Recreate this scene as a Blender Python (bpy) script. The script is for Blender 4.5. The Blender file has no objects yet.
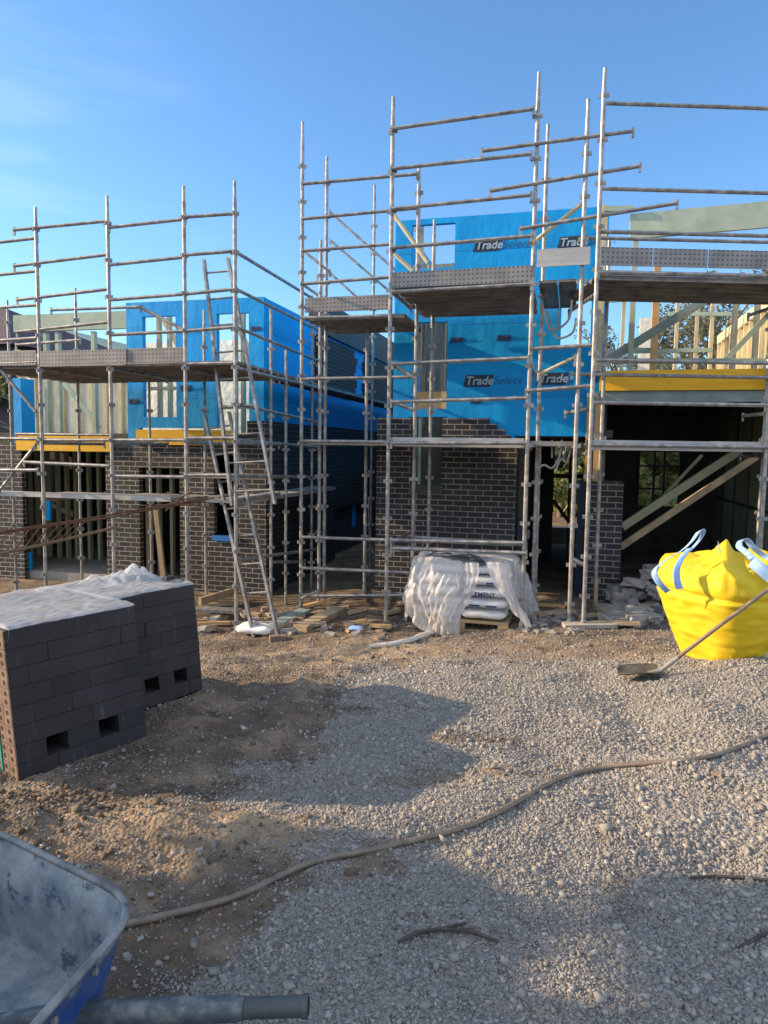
import bpy, bmesh, math, random
import numpy as np
from mathutils import Vector, Matrix, noise
random.seed(11); rng = np.random.default_rng(5)
S = bpy.context.scene; COL = S.collection
R = math.radians
V = Vector

# ------------------------------------------------------------------ camera
FPX = 710.0; CAMZ = 1.9
cam_d = bpy.data.cameras.new('camera'); cam = bpy.data.objects.new('camera', cam_d); COL.objects.link(cam)
CROT = Matrix.Rotation(R(90-5.0), 3, 'X') @ Matrix.Rotation(R(0.8), 3, 'Z')
cam.matrix_world = Matrix.Translation((0, 0, CAMZ)) @ CROT.to_4x4()
cam_d.sensor_fit = 'HORIZONTAL'; cam_d.sensor_width = 36; cam_d.lens = 36*FPX/768
cam_d.clip_start = .05; cam_d.clip_end = 3000
S.camera = cam

YAW = R(14.7)
F = V((math.cos(YAW), -math.sin(YAW), 0)); D = V((math.sin(YAW), math.cos(YAW), 0)); CP = V((0, 0, CAMZ))

def ray(px, py): return (CROT @ V(((px-384)/FPX, (512-py)/FPX, -1))).normalized()
def at(px, py, y):
    r = ray(px, py); return CP + r*(y/r.y)
def on_v(px, py, v):
    r = ray(px, py); return CP + r*(v/r.dot(D))
def on_u(px, py, u):
    r = ray(px, py); return CP + r*(u/r.dot(F))
def H(u, v, z): return F*u + D*v + V((0, 0, z))
def Uof(px, py, v): return on_v(px, py, v).dot(F)
def Zof(px, py, v): return on_v(px, py, v).z
def rect(v, x0, y0, x1, y1):
    my, mx = (y0+y1)/2, (x0+x1)/2
    return Uof(x0, my, v), Uof(x1, my, v), Zof(mx, y1, v), Zof(mx, y0, v)
def ss(a, b, x):
    t = min(1, max(0, (x-a)/(b-a))); return t*t*(3-2*t)

# ------------------------------------------------------------------ terrain height
def gz(x, y):
    if x < 0: low = -.45 - .2*ss(0, -2.2, x)
    else: low = -.45 + .17*ss(0, 2.8, x)
    z = low*ss(5.4, 9.3, y)
    z += .26*math.exp(-((x-3.4)/1.2)**2-((y-5.2)/1.5)**2)
    z += .10*math.exp(-((x-3.0)/.9)**2-((y-3.2)/.9)**2)
    z += .10*math.exp(-((x+1.6)/.75)**2-((y-3.35)/.3)**2)
    z += .05*math.exp(-((x-.4)/1.1)**2-((y-3.2)/.35)**2)
    z += .10*math.exp(-((x-2.2)/.3)**2-((y-4.75)/.7)**2) - .05*math.exp(-((x-1.75)/.22)**2-((y-5.2)/.6)**2)
    z += .12*math.exp(-((x-2.0)/.7)**2-((y-3.9)/.35)**2)*(.6+noise.noise(V((x*2, y*2, 3)))) + .06*math.exp(-((x+.2)/.8)**2-((y-3.35)/.18)**2)
    far = ss(13, 9, y)
    if abs(x) < 9 and 0 < y < 13:
        z += far*(.07*noise.noise(V((x*.7, y*.7, 0))) + .045*noise.noise(V((x*2.3, y*2.3, 4))) + .012*noise.noise(V((x*6, y*6, 14))))
        dirt = 1-grav(x, y)
        z += .05*math.exp(-((x+1.65)/.45)**2-((y-3.5)/.22)**2)*(noise.noise(V((x*9, y*9, 1)))+.6*noise.noise(V((x*22, y*22, 1))))
        z += far*dirt*(.030*noise.noise(V((x*5.5, y*5.5, 8))) + .020*noise.noise(V((x*14, y*14, 2))))
    return z
def grav(x, y):
    n = noise.noise(V((x*.9+3, y*.9, 1.5)))*.5 + noise.noise(V((x*2.6, y*2.6, 7)))*.42 + noise.noise(V((x*7, y*7, 3)))*.25
    g = ss(-.30, .30, x - (-.52+.10*(y-4)) + n)
    g *= 1-.72*ss(5.7, 7.0, y + n*1.4)
    g *= 1-.85*math.exp(-((x+1.0)/1.2)**2-((y-3.35-.05*x)/.26)**2)
    g *= 1-.7*math.exp(-((x-.75)/.55)**2-((y-3.95-.1*x)/.17)**2)
    g *= 1-.55*math.exp(-((x-.35)/.45)**2-((y-2.6)/.22)**2)
    g *= 1-.7*ss(.18, .5, noise.noise(V((x*1.3+9, y*2.1, 5)))+.4*noise.noise(V((x*5, y*5, 2))))*ss(1.9, .8, x)
    return max(0, min(1, g))
def on_ground(px, py, off=0):
    r = ray(px, py); t = 1.0
    while t < 30:
        p = CP + r*t
        if p.z < gz(p.x, p.y)+off: break
        t += .02
    return p

# ------------------------------------------------------------------ object helpers
def tag(o, label=None, cat=None, group=None, kind=None):
    if label: o['label'] = label
    if cat: o['category'] = cat
    if group: o['group'] = group
    if kind: o['kind'] = kind
    return o
def thing(name, label, cat, loc=(0, 0, 0), group=None):
    o = bpy.data.objects.new(name, None); COL.objects.link(o); o.location = loc; o.empty_display_size = .2
    return tag(o, label, cat, group)
def origin(p):
    o = V((0, 0, 0))
    while p: o = o + p.location; p = p.parent
    return o
def link(name, me, parent=None, loc=None):
    o = bpy.data.objects.new(name, me); COL.objects.link(o)
    if parent: o.parent = parent
    if loc is not None: o.location = loc
    return o

def smooth_path(P, k=6):
    out = []
    for i in range(len(P)-1):
        p0, p1, p2, p3 = P[max(i-1, 0)], P[i], P[i+1], P[min(i+2, len(P)-1)]
        for j in range(k):
            u = j/k; out.append(.5*((2*p1)+(p2-p0)*u+(2*p0-5*p1+4*p2-p3)*u*u+(3*p1-p0-3*p2+p3)*u**3))
    return out+[P[-1]]

class MB:
    def __init__(s): s.v = []; s.f = []; s.m = []
    def quad(s, *ps, m=0):
        b = len(s.v); s.v += [V(p) for p in ps]; s.f.append(tuple(range(b, b+len(ps)))); s.m.append(m)
    def box_axes(s, o, a, b, c, m=0):
        k = len(s.v); o = V(o); a = V(a); b = V(b); c = V(c)
        s.v += [o, o+a, o+a+b, o+b, o+c, o+a+c, o+a+b+c, o+b+c]
        fs = [(0,3,2,1),(4,5,6,7),(0,1,5,4),(1,2,6,5),(2,3,7,6),(3,0,4,7)]
        if a.cross(b).dot(c) < 0: fs = [f[::-1] for f in fs]
        s.f += [tuple(i+k for i in f) for f in fs]; s.m += [m]*6
        return s
    def hbox(s, u0, u1, v0, v1, z0, z1, m=0):
        return s.box_axes(H(u0, v0, z0), F*(u1-u0), D*(v1-v0), V((0, 0, z1-z0)), m)
    def beam(s, p, q, w, h, up=V((0, 0, 1)), m=0):
        p = V(p); q = V(q); d = q-p; n = d.normalized(); x = n.cross(up)
        if x.length < 1e-4: x = n.cross(V((1, 0, 0)))
        x.normalize(); y = x.cross(n).normalized()
        return s.box_axes(p-x*w/2-y*h/2, d, x*w, y*h, m)
    def tube(s, pts, r, n=8, cap=True, m=0):
        pts = [V(p) for p in pts]; k = len(s.v); rr = r if isinstance(r, (list, tuple)) else [r]*len(pts)
        ref = None
        for i, p in enumerate(pts):
            t = (pts[min(i+1, len(pts)-1)]-pts[max(i-1, 0)]).normalized()
            if ref is None:
                ref = t.orthogonal().normalized()
            ref = (ref - t*ref.dot(t)).normalized(); b = t.cross(ref)
            for j in range(n):
                a = 2*math.pi*j/n; s.v.append(p+(ref*math.cos(a)+b*math.sin(a))*rr[i])
        for i in range(len(pts)-1):
            for j in range(n):
                a = k+i*n+j; b2 = k+i*n+(j+1) % n
                s.f.append((a, b2, b2+n, a+n)); s.m.append(m)
        if cap:
            s.f.append(tuple(k+j for j in range(n))[::-1]); s.m.append(m)
            e = k+(len(pts)-1)*n; s.f.append(tuple(e+j for j in range(n))); s.m.append(m)
        return s
    def grid(s, fn, nu, nv, wrap=False, m=0):
        k = len(s.v); cu = nu if wrap else nu+1
        for j in range(nv+1):
            for i in range(cu): s.v.append(V(fn(i/nu, j/nv)))
        for j in range(nv):
            for i in range(nu):
                a = k+j*cu+i; b = k+j*cu+(i+1) % cu
                s.f.append((a, b, b+cu, a+cu)); s.m.append(m)
        return s
    def build(s, name, mat, parent=None, smooth=False, loc=None, bevel=0, solid=0):
        o0 = origin(parent) if parent else (V(loc) if loc is not None else V((0, 0, 0)))
        me = bpy.data.meshes.new(name)
        me.from_pydata([tuple(p-o0) for p in s.v], [], s.f)
        for mm in (mat if isinstance(mat, (list, tuple)) else [mat]): me.materials.append(mm)
        me.polygons.foreach_set('material_index', s.m)
        uv = me.uv_layers.new(name='UVMap').data
        for f, p in zip(s.f, me.polygons):
            n = p.normal; a = abs(n.dot(F)); b = abs(n.dot(D)); c = abs(n.z)
            for li, vi in zip(p.loop_indices, f):
                q = s.v[vi]
                uv[li].uv = (q.dot(F), q.dot(D)) if c > .8 else ((q.dot(D), q.z) if a > b else (q.dot(F), q.z))
        if smooth: me.polygons.foreach_set('use_smooth', [True]*len(me.polygons))
        o = link(name, me, parent, None if parent else o0)
        if bevel:
            b = o.modifiers.new('bevel', 'BEVEL'); b.width = bevel; b.segments = 2; b.limit_method = 'ANGLE'
        if solid:
            b = o.modifiers.new('solid', 'SOLIDIFY'); b.thickness = solid
        return o

def wall_cells(mb, axis, c0, c1, a0, a1, z0, z1, holes, m=0):
    """wall slab: runs along axis ('u' or 'v') a0..a1, thickness c0..c1, with rectangular holes"""
    A = sorted({a0, a1} | {min(a1, max(a0, x)) for h in holes for x in h[:2]})
    Z = sorted({z0, z1} | {min(z1, max(z0, x)) for h in holes for x in h[2:]})
    P = (lambda a, c, z: H(a, c, z)) if axis == 'u' else (lambda a, c, z: H(c, a, z))
    na, nz = len(A)-1, len(Z)-1
    def full(i, j):
        if i < 0 or j < 0 or i >= na or j >= nz: return False
        x, z = (A[i]+A[i+1])/2, (Z[j]+Z[j+1])/2
        return not any(h[0] < x < h[1] and h[2] < z < h[3] for h in holes)
    for i in range(na):
        for j in range(nz):
            if not full(i, j): continue
            x0, x1, y0, y1 = A[i], A[i+1], Z[j], Z[j+1]
            mb.quad(P(x0, c0, y0), P(x1, c0, y0), P(x1, c0, y1), P(x0, c0, y1), m=m)
            mb.quad(P(x1, c1, y0), P(x0, c1, y0), P(x0, c1, y1), P(x1, c1, y1), m=m)
            if not full(i-1, j): mb.quad(P(x0, c1, y0), P(x0, c0, y0), P(x0, c0, y1), P(x0, c1, y1), m=m)
            if not full(i+1, j): mb.quad(P(x1, c0, y0), P(x1, c1, y0), P(x1, c1, y1), P(x1, c0, y1), m=m)
            if not full(i, j-1): mb.quad(P(x0, c1, y0), P(x1, c1, y0), P(x1, c0, y0), P(x0, c0, y0), m=m)
            if not full(i, j+1): mb.quad(P(x0, c0, y1), P(x1, c0, y1), P(x1, c1, y1), P(x0, c1, y1), m=m)
    return mb

# ------------------------------------------------------------------ materials
def mat(name):
    m = bpy.data.materials.new(name); m.use_nodes = True
    nt = m.node_tree; b = nt.nodes['Principled BSDF']
    return m, nt, b
def N(nt, t, **kw):
    n = nt.nodes.new(t)
    for k, v in kw.items():
        if k in n.inputs: n.inputs[k].default_value = v
        else: setattr(n, k, v)
    return n
def ramp(nt, fac, stops):
    r = nt.nodes.new('ShaderNodeValToRGB'); e = r.color_ramp.elements
    while len(e) < len(stops): e.new(.5)
    for x, (p, c) in zip(e, stops): x.position = p; x.color = (*c, 1)
    nt.links.new(fac, r.inputs[0]); return r.outputs[0]
def mixc(nt, fac, a, b, mode='MIX'):
    n = nt.nodes.new('ShaderNodeMix'); n.data_type = 'RGBA'; n.blend_type = mode
    for s, x in ((n.inputs[0], fac), (n.inputs[6], a), (n.inputs[7], b)):
        if hasattr(x, 'links'): nt.links.new(x, s)
        else: s.default_value = x if not isinstance(x, tuple) else (*x, 1)
    return n.outputs[2]
def coords(nt, kind='Object', scale=(1, 1, 1)):
    t = nt.nodes.new('ShaderNodeTexCoord'); mp = nt.nodes.new('ShaderNodeMapping')
    mp.inputs['Scale'].default_value = scale; nt.links.new(t.outputs[kind], mp.inputs[0]); return mp.outputs[0]
def noi(nt, co, scale, detail=4, rough=.6):
    n = N(nt, 'ShaderNodeTexNoise', Scale=scale, Detail=detail, Roughness=rough)
    if co is not None: nt.links.new(co, n.inputs['Vector'])
    return n.outputs[0]
def bump(nt, b, h, dist=.01, strength=.6):
    n = N(nt, 'ShaderNodeBump', Strength=strength, Distance=dist); nt.links.new(h, n.inputs['Height'])
    nt.links.new(n.outputs[0], b.inputs['Normal'])
def noisy(name, c1, c2, scale=6, rough=.7, metal=0, bdist=.004, c3=None, stretch=(1, 1, 1), bscale=None, strength=.5):
    m, nt, b = mat(name); co = coords(nt, 'Object', stretch)
    f = noi(nt, co, scale, 6, .65)
    stops = [(.32, c1), (.66, c2)] if c3 is None else [(.3, c1), (.52, c2), (.68, c3)]
    nt.links.new(ramp(nt, f, stops), b.inputs['Base Color'])
    b.inputs['Roughness'].default_value = rough; b.inputs['Metallic'].default_value = metal
    if bdist: bump(nt, b, noi(nt, co, bscale or scale*4, 5), bdist, strength)
    return m

GALV = noisy('galvanised steel', (.14, .135, .14), (.29, .285, .285), 9, .45, .5, .001, c3=(.46, .44, .42))
GALVP = noisy('plain galvanised sheet', (.34, .34, .345), (.48, .475, .465), 2.5, .55, .4, .0006, stretch=(1, 1, 6))
GALV2 = noisy('weathered galvanised steel', (.15, .145, .14), (.26, .25, .24), 3, .6, .3, .001, c3=(.36, .34, .32))
RUST = noisy('rusty steel', (.06, .03, .02), (.17, .085, .045), 22, .85, .2, .002)
TIMBER = noisy('pale pine framing', (.42, .36, .22), (.62, .55, .37), 4, .75, 0, .001, stretch=(6, 6, 1))
TIMBERG = noisy('green treated framing timber', (.27, .35, .29), (.42, .50, .41), 3, .75, 0, .001)
TIMBERW = noisy('weathered plank timber', (.22, .17, .11), (.40, .31, .20), 5, .85, 0, .003)
TIMBERO = noisy('orange pine post', (.42, .25, .10), (.60, .38, .17), 5, .7, 0, .001)
LVL = noisy('yellow laminated beam', (.76, .40, .006), (.88, .50, .012), 3, .55, 0, .001, stretch=(1, 1, 8))
STEELG = noisy('grey green steel beam', (.16, .22, .22), (.25, .32, .32), 3, .6, .1, .001)
FOIL = noisy('cream wall sarking', (.78, .74, .60), (.92, .89, .78), 2.2, .5, 0, .05, bscale=3.2, strength=.8)
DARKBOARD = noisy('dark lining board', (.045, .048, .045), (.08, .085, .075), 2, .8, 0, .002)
OLIVE = noisy('olive grey lining sheet', (.34, .35, .23), (.44, .45, .30), 1.5, .8, 0, .002)
CONC = noisy('bare concrete slab', (.24, .22, .20), (.36, .34, .31), 3, .9, 0, .003)
BLUEEDGE = noisy('blue sill flashing', (.02, .16, .5), (.03, .22, .62), 4, .5)
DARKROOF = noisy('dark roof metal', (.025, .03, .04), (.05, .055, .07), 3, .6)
PLYO = noisy('orange plywood panel', (.50, .30, .12), (.66, .42, .20), 3, .7)

def brick_mat(name, off=(0, 0), c1=(.022, .023, .03), c2=(.052, .048, .056), cm=(.44, .42, .39)):
    m, nt, b = mat(name); t = nt.nodes.new('ShaderNodeTexCoord')
    mp = nt.nodes.new('ShaderNodeMapping'); nt.links.new(t.outputs['UV'], mp.inputs[0]); mp.inputs['Location'].default_value = (*off, 0)
    # slightly uneven courses
    nz = N(nt, 'ShaderNodeTexNoise', Scale=3.0, Detail=3); nt.links.new(t.outputs['UV'], nz.inputs['Vector'])
    ad = N(nt, 'ShaderNodeVectorMath', operation='MULTIPLY_ADD'); nt.links.new(nz.outputs[1], ad.inputs[0])
    ad.inputs[1].default_value = (.008, .008, 0); nt.links.new(mp.outputs[0], ad.inputs[2])
    br = N(nt, 'ShaderNodeTexBrick', Scale=1.0); nt.links.new(ad.outputs[0], br.inputs['Vector'])
    br.inputs['Brick Width'].default_value = .24; br.inputs['Row Height'].default_value = .086
    br.inputs['Mortar Size'].default_value = .0062; br.inputs['Mortar Smooth'].default_value = .15; br.inputs['Bias'].default_value = -.1
    br.inputs['Color1'].default_value = (*c1, 1); br.inputs['Color2'].default_value = (*c2, 1)
    mo = ramp(nt, noi(nt, t.outputs['UV'], 2.2, 6, .7), [(.28, tuple(x*.7 for x in cm)), (.62, cm), (.8, tuple(x*1.15 for x in cm))]); nt.links.new(mo, br.inputs['Mortar'])
    g = noi(nt, t.outputs['UV'], 1.3, 4); gr = ramp(nt, g, [(.35, (.72, .72, .72)), (.7, (1.12, 1.1, 1.06))])
    c = mixc(nt, 1.0, br.outputs['Color'], gr, 'MULTIPLY')
    f2 = noi(nt, t.outputs['UV'], 60, 3); c = mixc(nt, .35, c, ramp(nt, f2, [(.3, (.5, .5, .5)), (.7, (1, 1, 1))]), 'MULTIPLY')
    nt.links.new(c, b.inputs['Base Color']); b.inputs['Roughness'].default_value = .75
    iv = N(nt, 'ShaderNodeMath', operation='SUBTRACT'); iv.inputs[0].default_value = 1; nt.links.new(br.outputs['Fac'], iv.inputs[1])
    bump(nt, b, iv.outputs[0], .008, .7)
    return m
BRICKS = brick_mat('shadowed side brick veneer'.replace('shadowed ', 'shade darkened '), (.03, .01), (.012, .013, .02), (.028, .028, .038), (.13, .125, .125)); BRICK = brick_mat('dark brick veneer'); BRICK2 = brick_mat('dark brick pier veneer', (.07, .02))  # side brick is a darker copy, the gap's shade put into its colour

def wrap_mat():
    m, nt, b = mat('blue building wrap'); t = nt.nodes.new('ShaderNodeTexCoord'); uv = t.outputs['UV']
    f = noi(nt, uv, 1.1, 5); c = ramp(nt, f, [(.3, (.001, .28, .68)), (.6, (.001, .32, .76)), (.78, (.003, .35, .80))])
    # horizontal lap seams every 1.37 m and faint stud lines
    sx = N(nt, 'ShaderNodeSeparateXYZ'); nt.links.new(uv, sx.inputs[0])
    def line(src, period, width, shift=0):
        a = N(nt, 'ShaderNodeMath', operation='ADD'); a.inputs[1].default_value = shift+100; nt.links.new(src, a.inputs[0])
        a2 = N(nt, 'ShaderNodeMath', operation='DIVIDE'); a2.inputs[1].default_value = period; nt.links.new(a.outputs[0], a2.inputs[0])
        fr = N(nt, 'ShaderNodeMath', operation='FRACT'); nt.links.new(a2.outputs[0], fr.inputs[0])
        lt = N(nt, 'ShaderNodeMath', operation='LESS_THAN'); lt.inputs[1].default_value = width/period; nt.links.new(fr.outputs[0], lt.inputs[0]); return lt.outputs[0]
    c = mixc(nt, line(sx.outputs['Y'], 1.12, .018, .3), c, (.001, .18, .50))
    lt = line(sx.outputs['Y'], 1.12, .15, .29); 
    c = mixc(nt, lt, c, mixc(nt, .55, c, (.001, .25, .62)))
    nt.links.new(c, b.inputs['Base Color']); b.inputs['Roughness'].default_value = .6; b.inputs['Specular IOR Level'].default_value = .25
    h1 = noi(nt, coords(nt, 'UV', (1.6, 1.0, 1)), 1.5, 6, .55)
    bump(nt, b, h1, .05, .45)
    return m
WRAP = wrap_mat()

def toe_mat():
    m, nt, b = mat('perforated steel toe board'); t = nt.nodes.new('ShaderNodeTexCoord')
    mp = nt.nodes.new('ShaderNodeMapping'); nt.links.new(t.outputs['UV'], mp.inputs[0]); mp.inputs['Scale'].default_value = (18, 18, 18)
    vo = N(nt, 'ShaderNodeTexVoronoi', Scale=1.0, Randomness=0.0); vo.voronoi_dimensions = '2D'; nt.links.new(mp.outputs[0], vo.inputs['Vector'])
    lt = N(nt, 'ShaderNodeMath', operation='LESS_THAN'); lt.inputs[1].default_value = .24; nt.links.new(vo.outputs['Distance'], lt.inputs[0])
    f = noi(nt, t.outputs['UV'], 4, 6)
    c = mixc(nt, lt.outputs[0], ramp(nt, f, [(.3, (.18, .175, .18)), (.68, (.30, .29, .285))]), (.10, .10, .105))
    nt.links.new(c, b.inputs['Base Color']); b.inputs['Metallic'].default_value = .4; b.inputs['Roughness'].default_value = .55
    return m
TOE = toe_mat()

def ground_mat():
    m, nt, b = mat('gravel and dirt ground'); co = coords(nt, 'Object')
    at_ = N(nt, 'ShaderNodeAttribute', attribute_name='gravel')
    n1 = noi(nt, co, 2.2, 7, .62); n2 = noi(nt, co, 14, 6, .65)
    dirt = ramp(nt, n1, [(.3, (.055, .042, .033)), (.5, (.125, .092, .066)), (.70, (.30, .225, .155))])
    dirt = mixc(nt, .45, dirt, ramp(nt, n2, [(.35, (.45, .45, .45)), (.65, (1.15, 1.12, 1.08))]), 'MULTIPLY')
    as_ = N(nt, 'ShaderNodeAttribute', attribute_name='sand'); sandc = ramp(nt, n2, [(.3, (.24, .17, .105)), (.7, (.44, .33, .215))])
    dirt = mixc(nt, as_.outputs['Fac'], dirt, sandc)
    def vor(sc):
        v = N(nt, 'ShaderNodeTexVoronoi', Scale=sc); nt.links.new(co, v.inputs['Vector']); return v
    v1 = vor(48); v2 = vor(95)
    sep = N(nt, 'ShaderNodeSeparateColor'); nt.links.new(v1.outputs['Color'], sep.inputs[0])
    gcol = ramp(nt, sep.outputs[0], [(.0, (.10, .095, .09)), (.5, (.215, .205, .195)), (1, (.37, .355, .34))])
    gcol = mixc(nt, .4, gcol, ramp(nt, n1, [(.35, (.75, .68, .6)), (.65, (1, 1, 1))]), 'MULTIPLY')
    mask = N(nt, 'ShaderNodeMath', operation='MULTIPLY_ADD'); nt.links.new(n2, mask.inputs[0]); mask.inputs[1].default_value = .8; 
    sub = N(nt, 'ShaderNodeMath', operation='SUBTRACT'); nt.links.new(at_.outputs['Fac'], sub.inputs[0]); sub.inputs[1].default_value = .4
    nt.links.new(sub.outputs[0], mask.inputs[2])
    mk = ramp(nt, mask.outputs[0], [(.25, (0, 0, 0)), (.6, (1, 1, 1))])
    c = mixc(nt, mk, dirt, gcol); nt.links.new(c, b.inputs['Base Color']); b.inputs['Roughness'].default_value = .95
    h = N(nt, 'ShaderNodeMath', operation='SUBTRACT'); nt.links.new(n2, h.inputs[0]); 
    hm = N(nt, 'ShaderNodeMath', operation='MULTIPLY'); nt.links.new(v1.outputs['Distance'], hm.inputs[0]); hm.inputs[1].default_value = .8
    nt.links.new(hm.outputs[0], h.inputs[1]); bump(nt, b, h.outputs[0], .02, .9)
    return m
GROUND = ground_mat()
def stone_mat(name, lo, mid, hi):
    m, nt, b = mat(name); a = N(nt, 'ShaderNodeAttribute', attribute_name='tone')
    nt.links.new(ramp(nt, a.outputs['Fac'], [(0, lo), (.55, mid), (1, hi)]), b.inputs['Base Color']); b.inputs['Roughness'].default_value = .9
    return m
STONE = stone_mat('crushed stone', (.12, .112, .104), (.255, .24, .222), (.42, .40, .37))
CLOD = stone_mat('dirt clods', (.05, .038, .03), (.105, .078, .056), (.22, .17, .12))

def pack_mat():
    m, nt, b = mat('charcoal face brick'); co = coords(nt, 'Object')
    a = noi(nt, co, 3, 5); c = ramp(nt, a, [(.3, (.014, .012, .014)), (.7, (.028, .024, .026))])
    d = noi(nt, co, 40, 3); c = mixc(nt, ramp(nt, d, [(.70, (0, 0, 0)), (.78, (1, 1, 1))]), c, (.12, .105, .10))
    e = noi(nt, coords(nt, 'Object', (7, 7, 1.2)), 2.5, 5); c = mixc(nt, ramp(nt, e, [(.60, (0, 0, 0)), (.75, (.45, .45, .45))]), c, (.10, .095, .095))
    ge = nt.nodes.new('ShaderNodeNewGeometry'); c = mixc(nt, 1.0, c, ramp(nt, ge.outputs['Random Per Island'], [(0, (.72, .72, .74)), (1, (1.35, 1.3, 1.28))]), 'MULTIPLY')
    nt.links.new(c, b.inputs['Base Color']); b.inputs['Roughness'].default_value = .7; bump(nt, b, d, .002, .5); return m
PACK = pack_mat()
PACKEND = noisy('raw brick end face', (.13, .085, .066), (.25, .165, .125), 12, .85)
HOLE_SHADE = noisy('core hole shade', (.02, .012, .01), (.035, .02, .015), 5, .9)
STRAP = noisy('green plastic strap', (.01, .28, .24), (.02, .36, .30), 5, .4)
def film_mat(name, col, transp, sc=5, bd=.02):
    m, nt, b = mat(name); co = coords(nt, 'Object')
    b.inputs['Roughness'].default_value = .28; f = noi(nt, co, sc, 6)
    nt.links.new(ramp(nt, f, [(.3, tuple(x*.82 for x in col)), (.7, col)]), b.inputs['Base Color'])
    w1 = N(nt, 'ShaderNodeTexNoise', Scale=sc*.9, Detail=6, Roughness=.6); w1.noise_type = 'RIDGED_MULTIFRACTAL'; nt.links.new(coords(nt, 'Object', (1, 2.2, .6)), w1.inputs['Vector'])
    bump(nt, b, w1.outputs[0], bd, .8)
    tl = N(nt, 'ShaderNodeBsdfTranslucent'); tl.inputs[0].default_value = (*col, 1)
    tr = N(nt, 'ShaderNodeBsdfTransparent')
    m1 = N(nt, 'ShaderNodeMixShader'); m1.inputs[0].default_value = .35; nt.links.new(b.outputs[0], m1.inputs[1]); nt.links.new(tl.outputs[0], m1.inputs[2])
    m2 = N(nt, 'ShaderNodeMixShader'); nt.links.new(ramp(nt, noi(nt, co, sc*.7, 3), [(.35, (transp*.6,)*3), (.65, (min(1, transp*1.35),)*3)]), m2.inputs[0])
    nt.links.new(m1.outputs[0], m2.inputs[1]); nt.links.new(tr.outputs[0], m2.inputs[2])
    nt.links.new(m2.outputs[0], nt.nodes['Material Output'].inputs[0]); return m
FILM = film_mat('white pack film', (.72, .73, .76), .34, 6, .02)
FILM2 = film_mat('clear pallet film', (.80, .79, .81), .36, 4, .03)
def bag_mat():
    m, nt, b = mat('yellow woven polypropylene'); co = coords(nt, 'Object')
    c = ramp(nt, noi(nt, co, 3, 6), [(.3, (.56, .385, .004)), (.7, (.70, .50, .008))])
    d = noi(nt, coords(nt, 'Object', (1, 1, .6)), 5, 7, .7); c = mixc(nt, ramp(nt, d, [(.58, (0, 0, 0)), (.75, (.45, .45, .45))]), c, (.40, .30, .10))
    nt.links.new(c, b.inputs['Base Color']); b.inputs['Roughness'].default_value = .68
    w1 = N(nt, 'ShaderNodeTexNoise', Scale=4.5, Detail=5, Roughness=.6); w1.noise_type = 'RIDGED_MULTIFRACTAL'; nt.links.new(coords(nt, 'Object', (1, 1, 2.2)), w1.inputs['Vector'])
    bump(nt, b, w1.outputs[0], .03, .8); return m
BAGY = bag_mat()
BAGB = noisy('blue webbing', (.20, .36, .68), (.30, .46, .78), 20, .7)
SACK = noisy('cement sack paper', (.62, .64, .66), (.76, .77, .78), 4, .6, 0, .02, bscale=5)
INKB = noisy('dark blue ink', (.01, .03, .14), (.012, .04, .17), 3, .6)
INK = noisy('navy print', (.008, .02, .05), (.01, .025, .06), 3, .6)
WHITEI = noisy('white print', (.26, .38, .50), (.32, .44, .55), 3, .6)
INKL = noisy('faint blue print', (.006, .075, .28), (.006, .085, .30), 3, .6)
HOSE = noisy('dusty rubber hose', (.10, .08, .062), (.21, .165, .125), 12, .42)
def tray_in():
    m, nt, b = mat('cement crusted steel'); co = coords(nt, 'Object')
    f = noi(nt, co, 5, 8, .7); c = ramp(nt, f, [(.34, (.11, .14, .18)), (.47, (.22, .255, .285)), (.62, (.34, .365, .38))])
    g = noi(nt, coords(nt, 'Object', (1, 1, 1.6)), 11, 7, .7); c = mixc(nt, ramp(nt, g, [(.58, (0, 0, 0)), (.63, (.8, .8, .8))]), c, (.045, .07, .12))
    h = noi(nt, co, 3.2, 6, .7); c = mixc(nt, ramp(nt, h, [(.60, (0, 0, 0)), (.68, (.6, .6, .6))]), c, (.22, .15, .15))
    nt.links.new(c, b.inputs['Base Color']); b.inputs['Roughness'].default_value = .85; bump(nt, b, g, .006, .8); return m
TRAYIN = tray_in()
def tray_out():
    m, nt, b = mat('blue enamel with cement splashes'); co = coords(nt, 'Object')
    f = noi(nt, co, 9, 6); c = ramp(nt, f, [(.40, (.012, .055, .22)), (.52, (.06, .09, .17)), (.58, (.25, .26, .26))])
    nt.links.new(c, b.inputs['Base Color']); b.inputs['Roughness'].default_value = .5; return m
TRAYOUT = tray_out()
RIM = noisy('worn rim', (.10, .105, .11), (.26, .26, .255), 14, .6, .2, .003)
GRIP = noisy('grey rubber grip', (.030, .036, .040), (.07, .08, .085), 10, .6, 0, .002)
BLACK = noisy('black rubber', (.012, .012, .012), (.025, .025, .025), 8, .7)
BARK = noisy('tree bark', (.12, .10, .08), (.30, .27, .23), 3, .9, 0, .02, stretch=(3, 3, .5))
def leaf_mat(name, a, b_, c_):
    m, nt, b = mat(name); at_ = N(nt, 'ShaderNodeAttribute', attribute_name='tone')
    nt.links.new(ramp(nt, at_.outputs['Fac'], [(0, a), (.5, b_), (1, c_)]), b.inputs['Base Color']); b.inputs['Roughness'].default_value = .6
    tl = N(nt, 'ShaderNodeBsdfTranslucent'); tl.inputs[0].default_value = (*c_, 1)
    mx = N(nt, 'ShaderNodeMixShader'); mx.inputs[0].default_value = .45; nt.links.new(b.outputs[0], mx.inputs[1]); nt.links.new(tl.outputs[0], mx.inputs[2])
    nt.links.new(mx.outputs[0], nt.nodes['Material Output'].inputs[0]); return m
GUM = leaf_mat('gum leaves', (.06, .075, .05), (.11, .12, .08), (.17, .17, .11))
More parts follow.
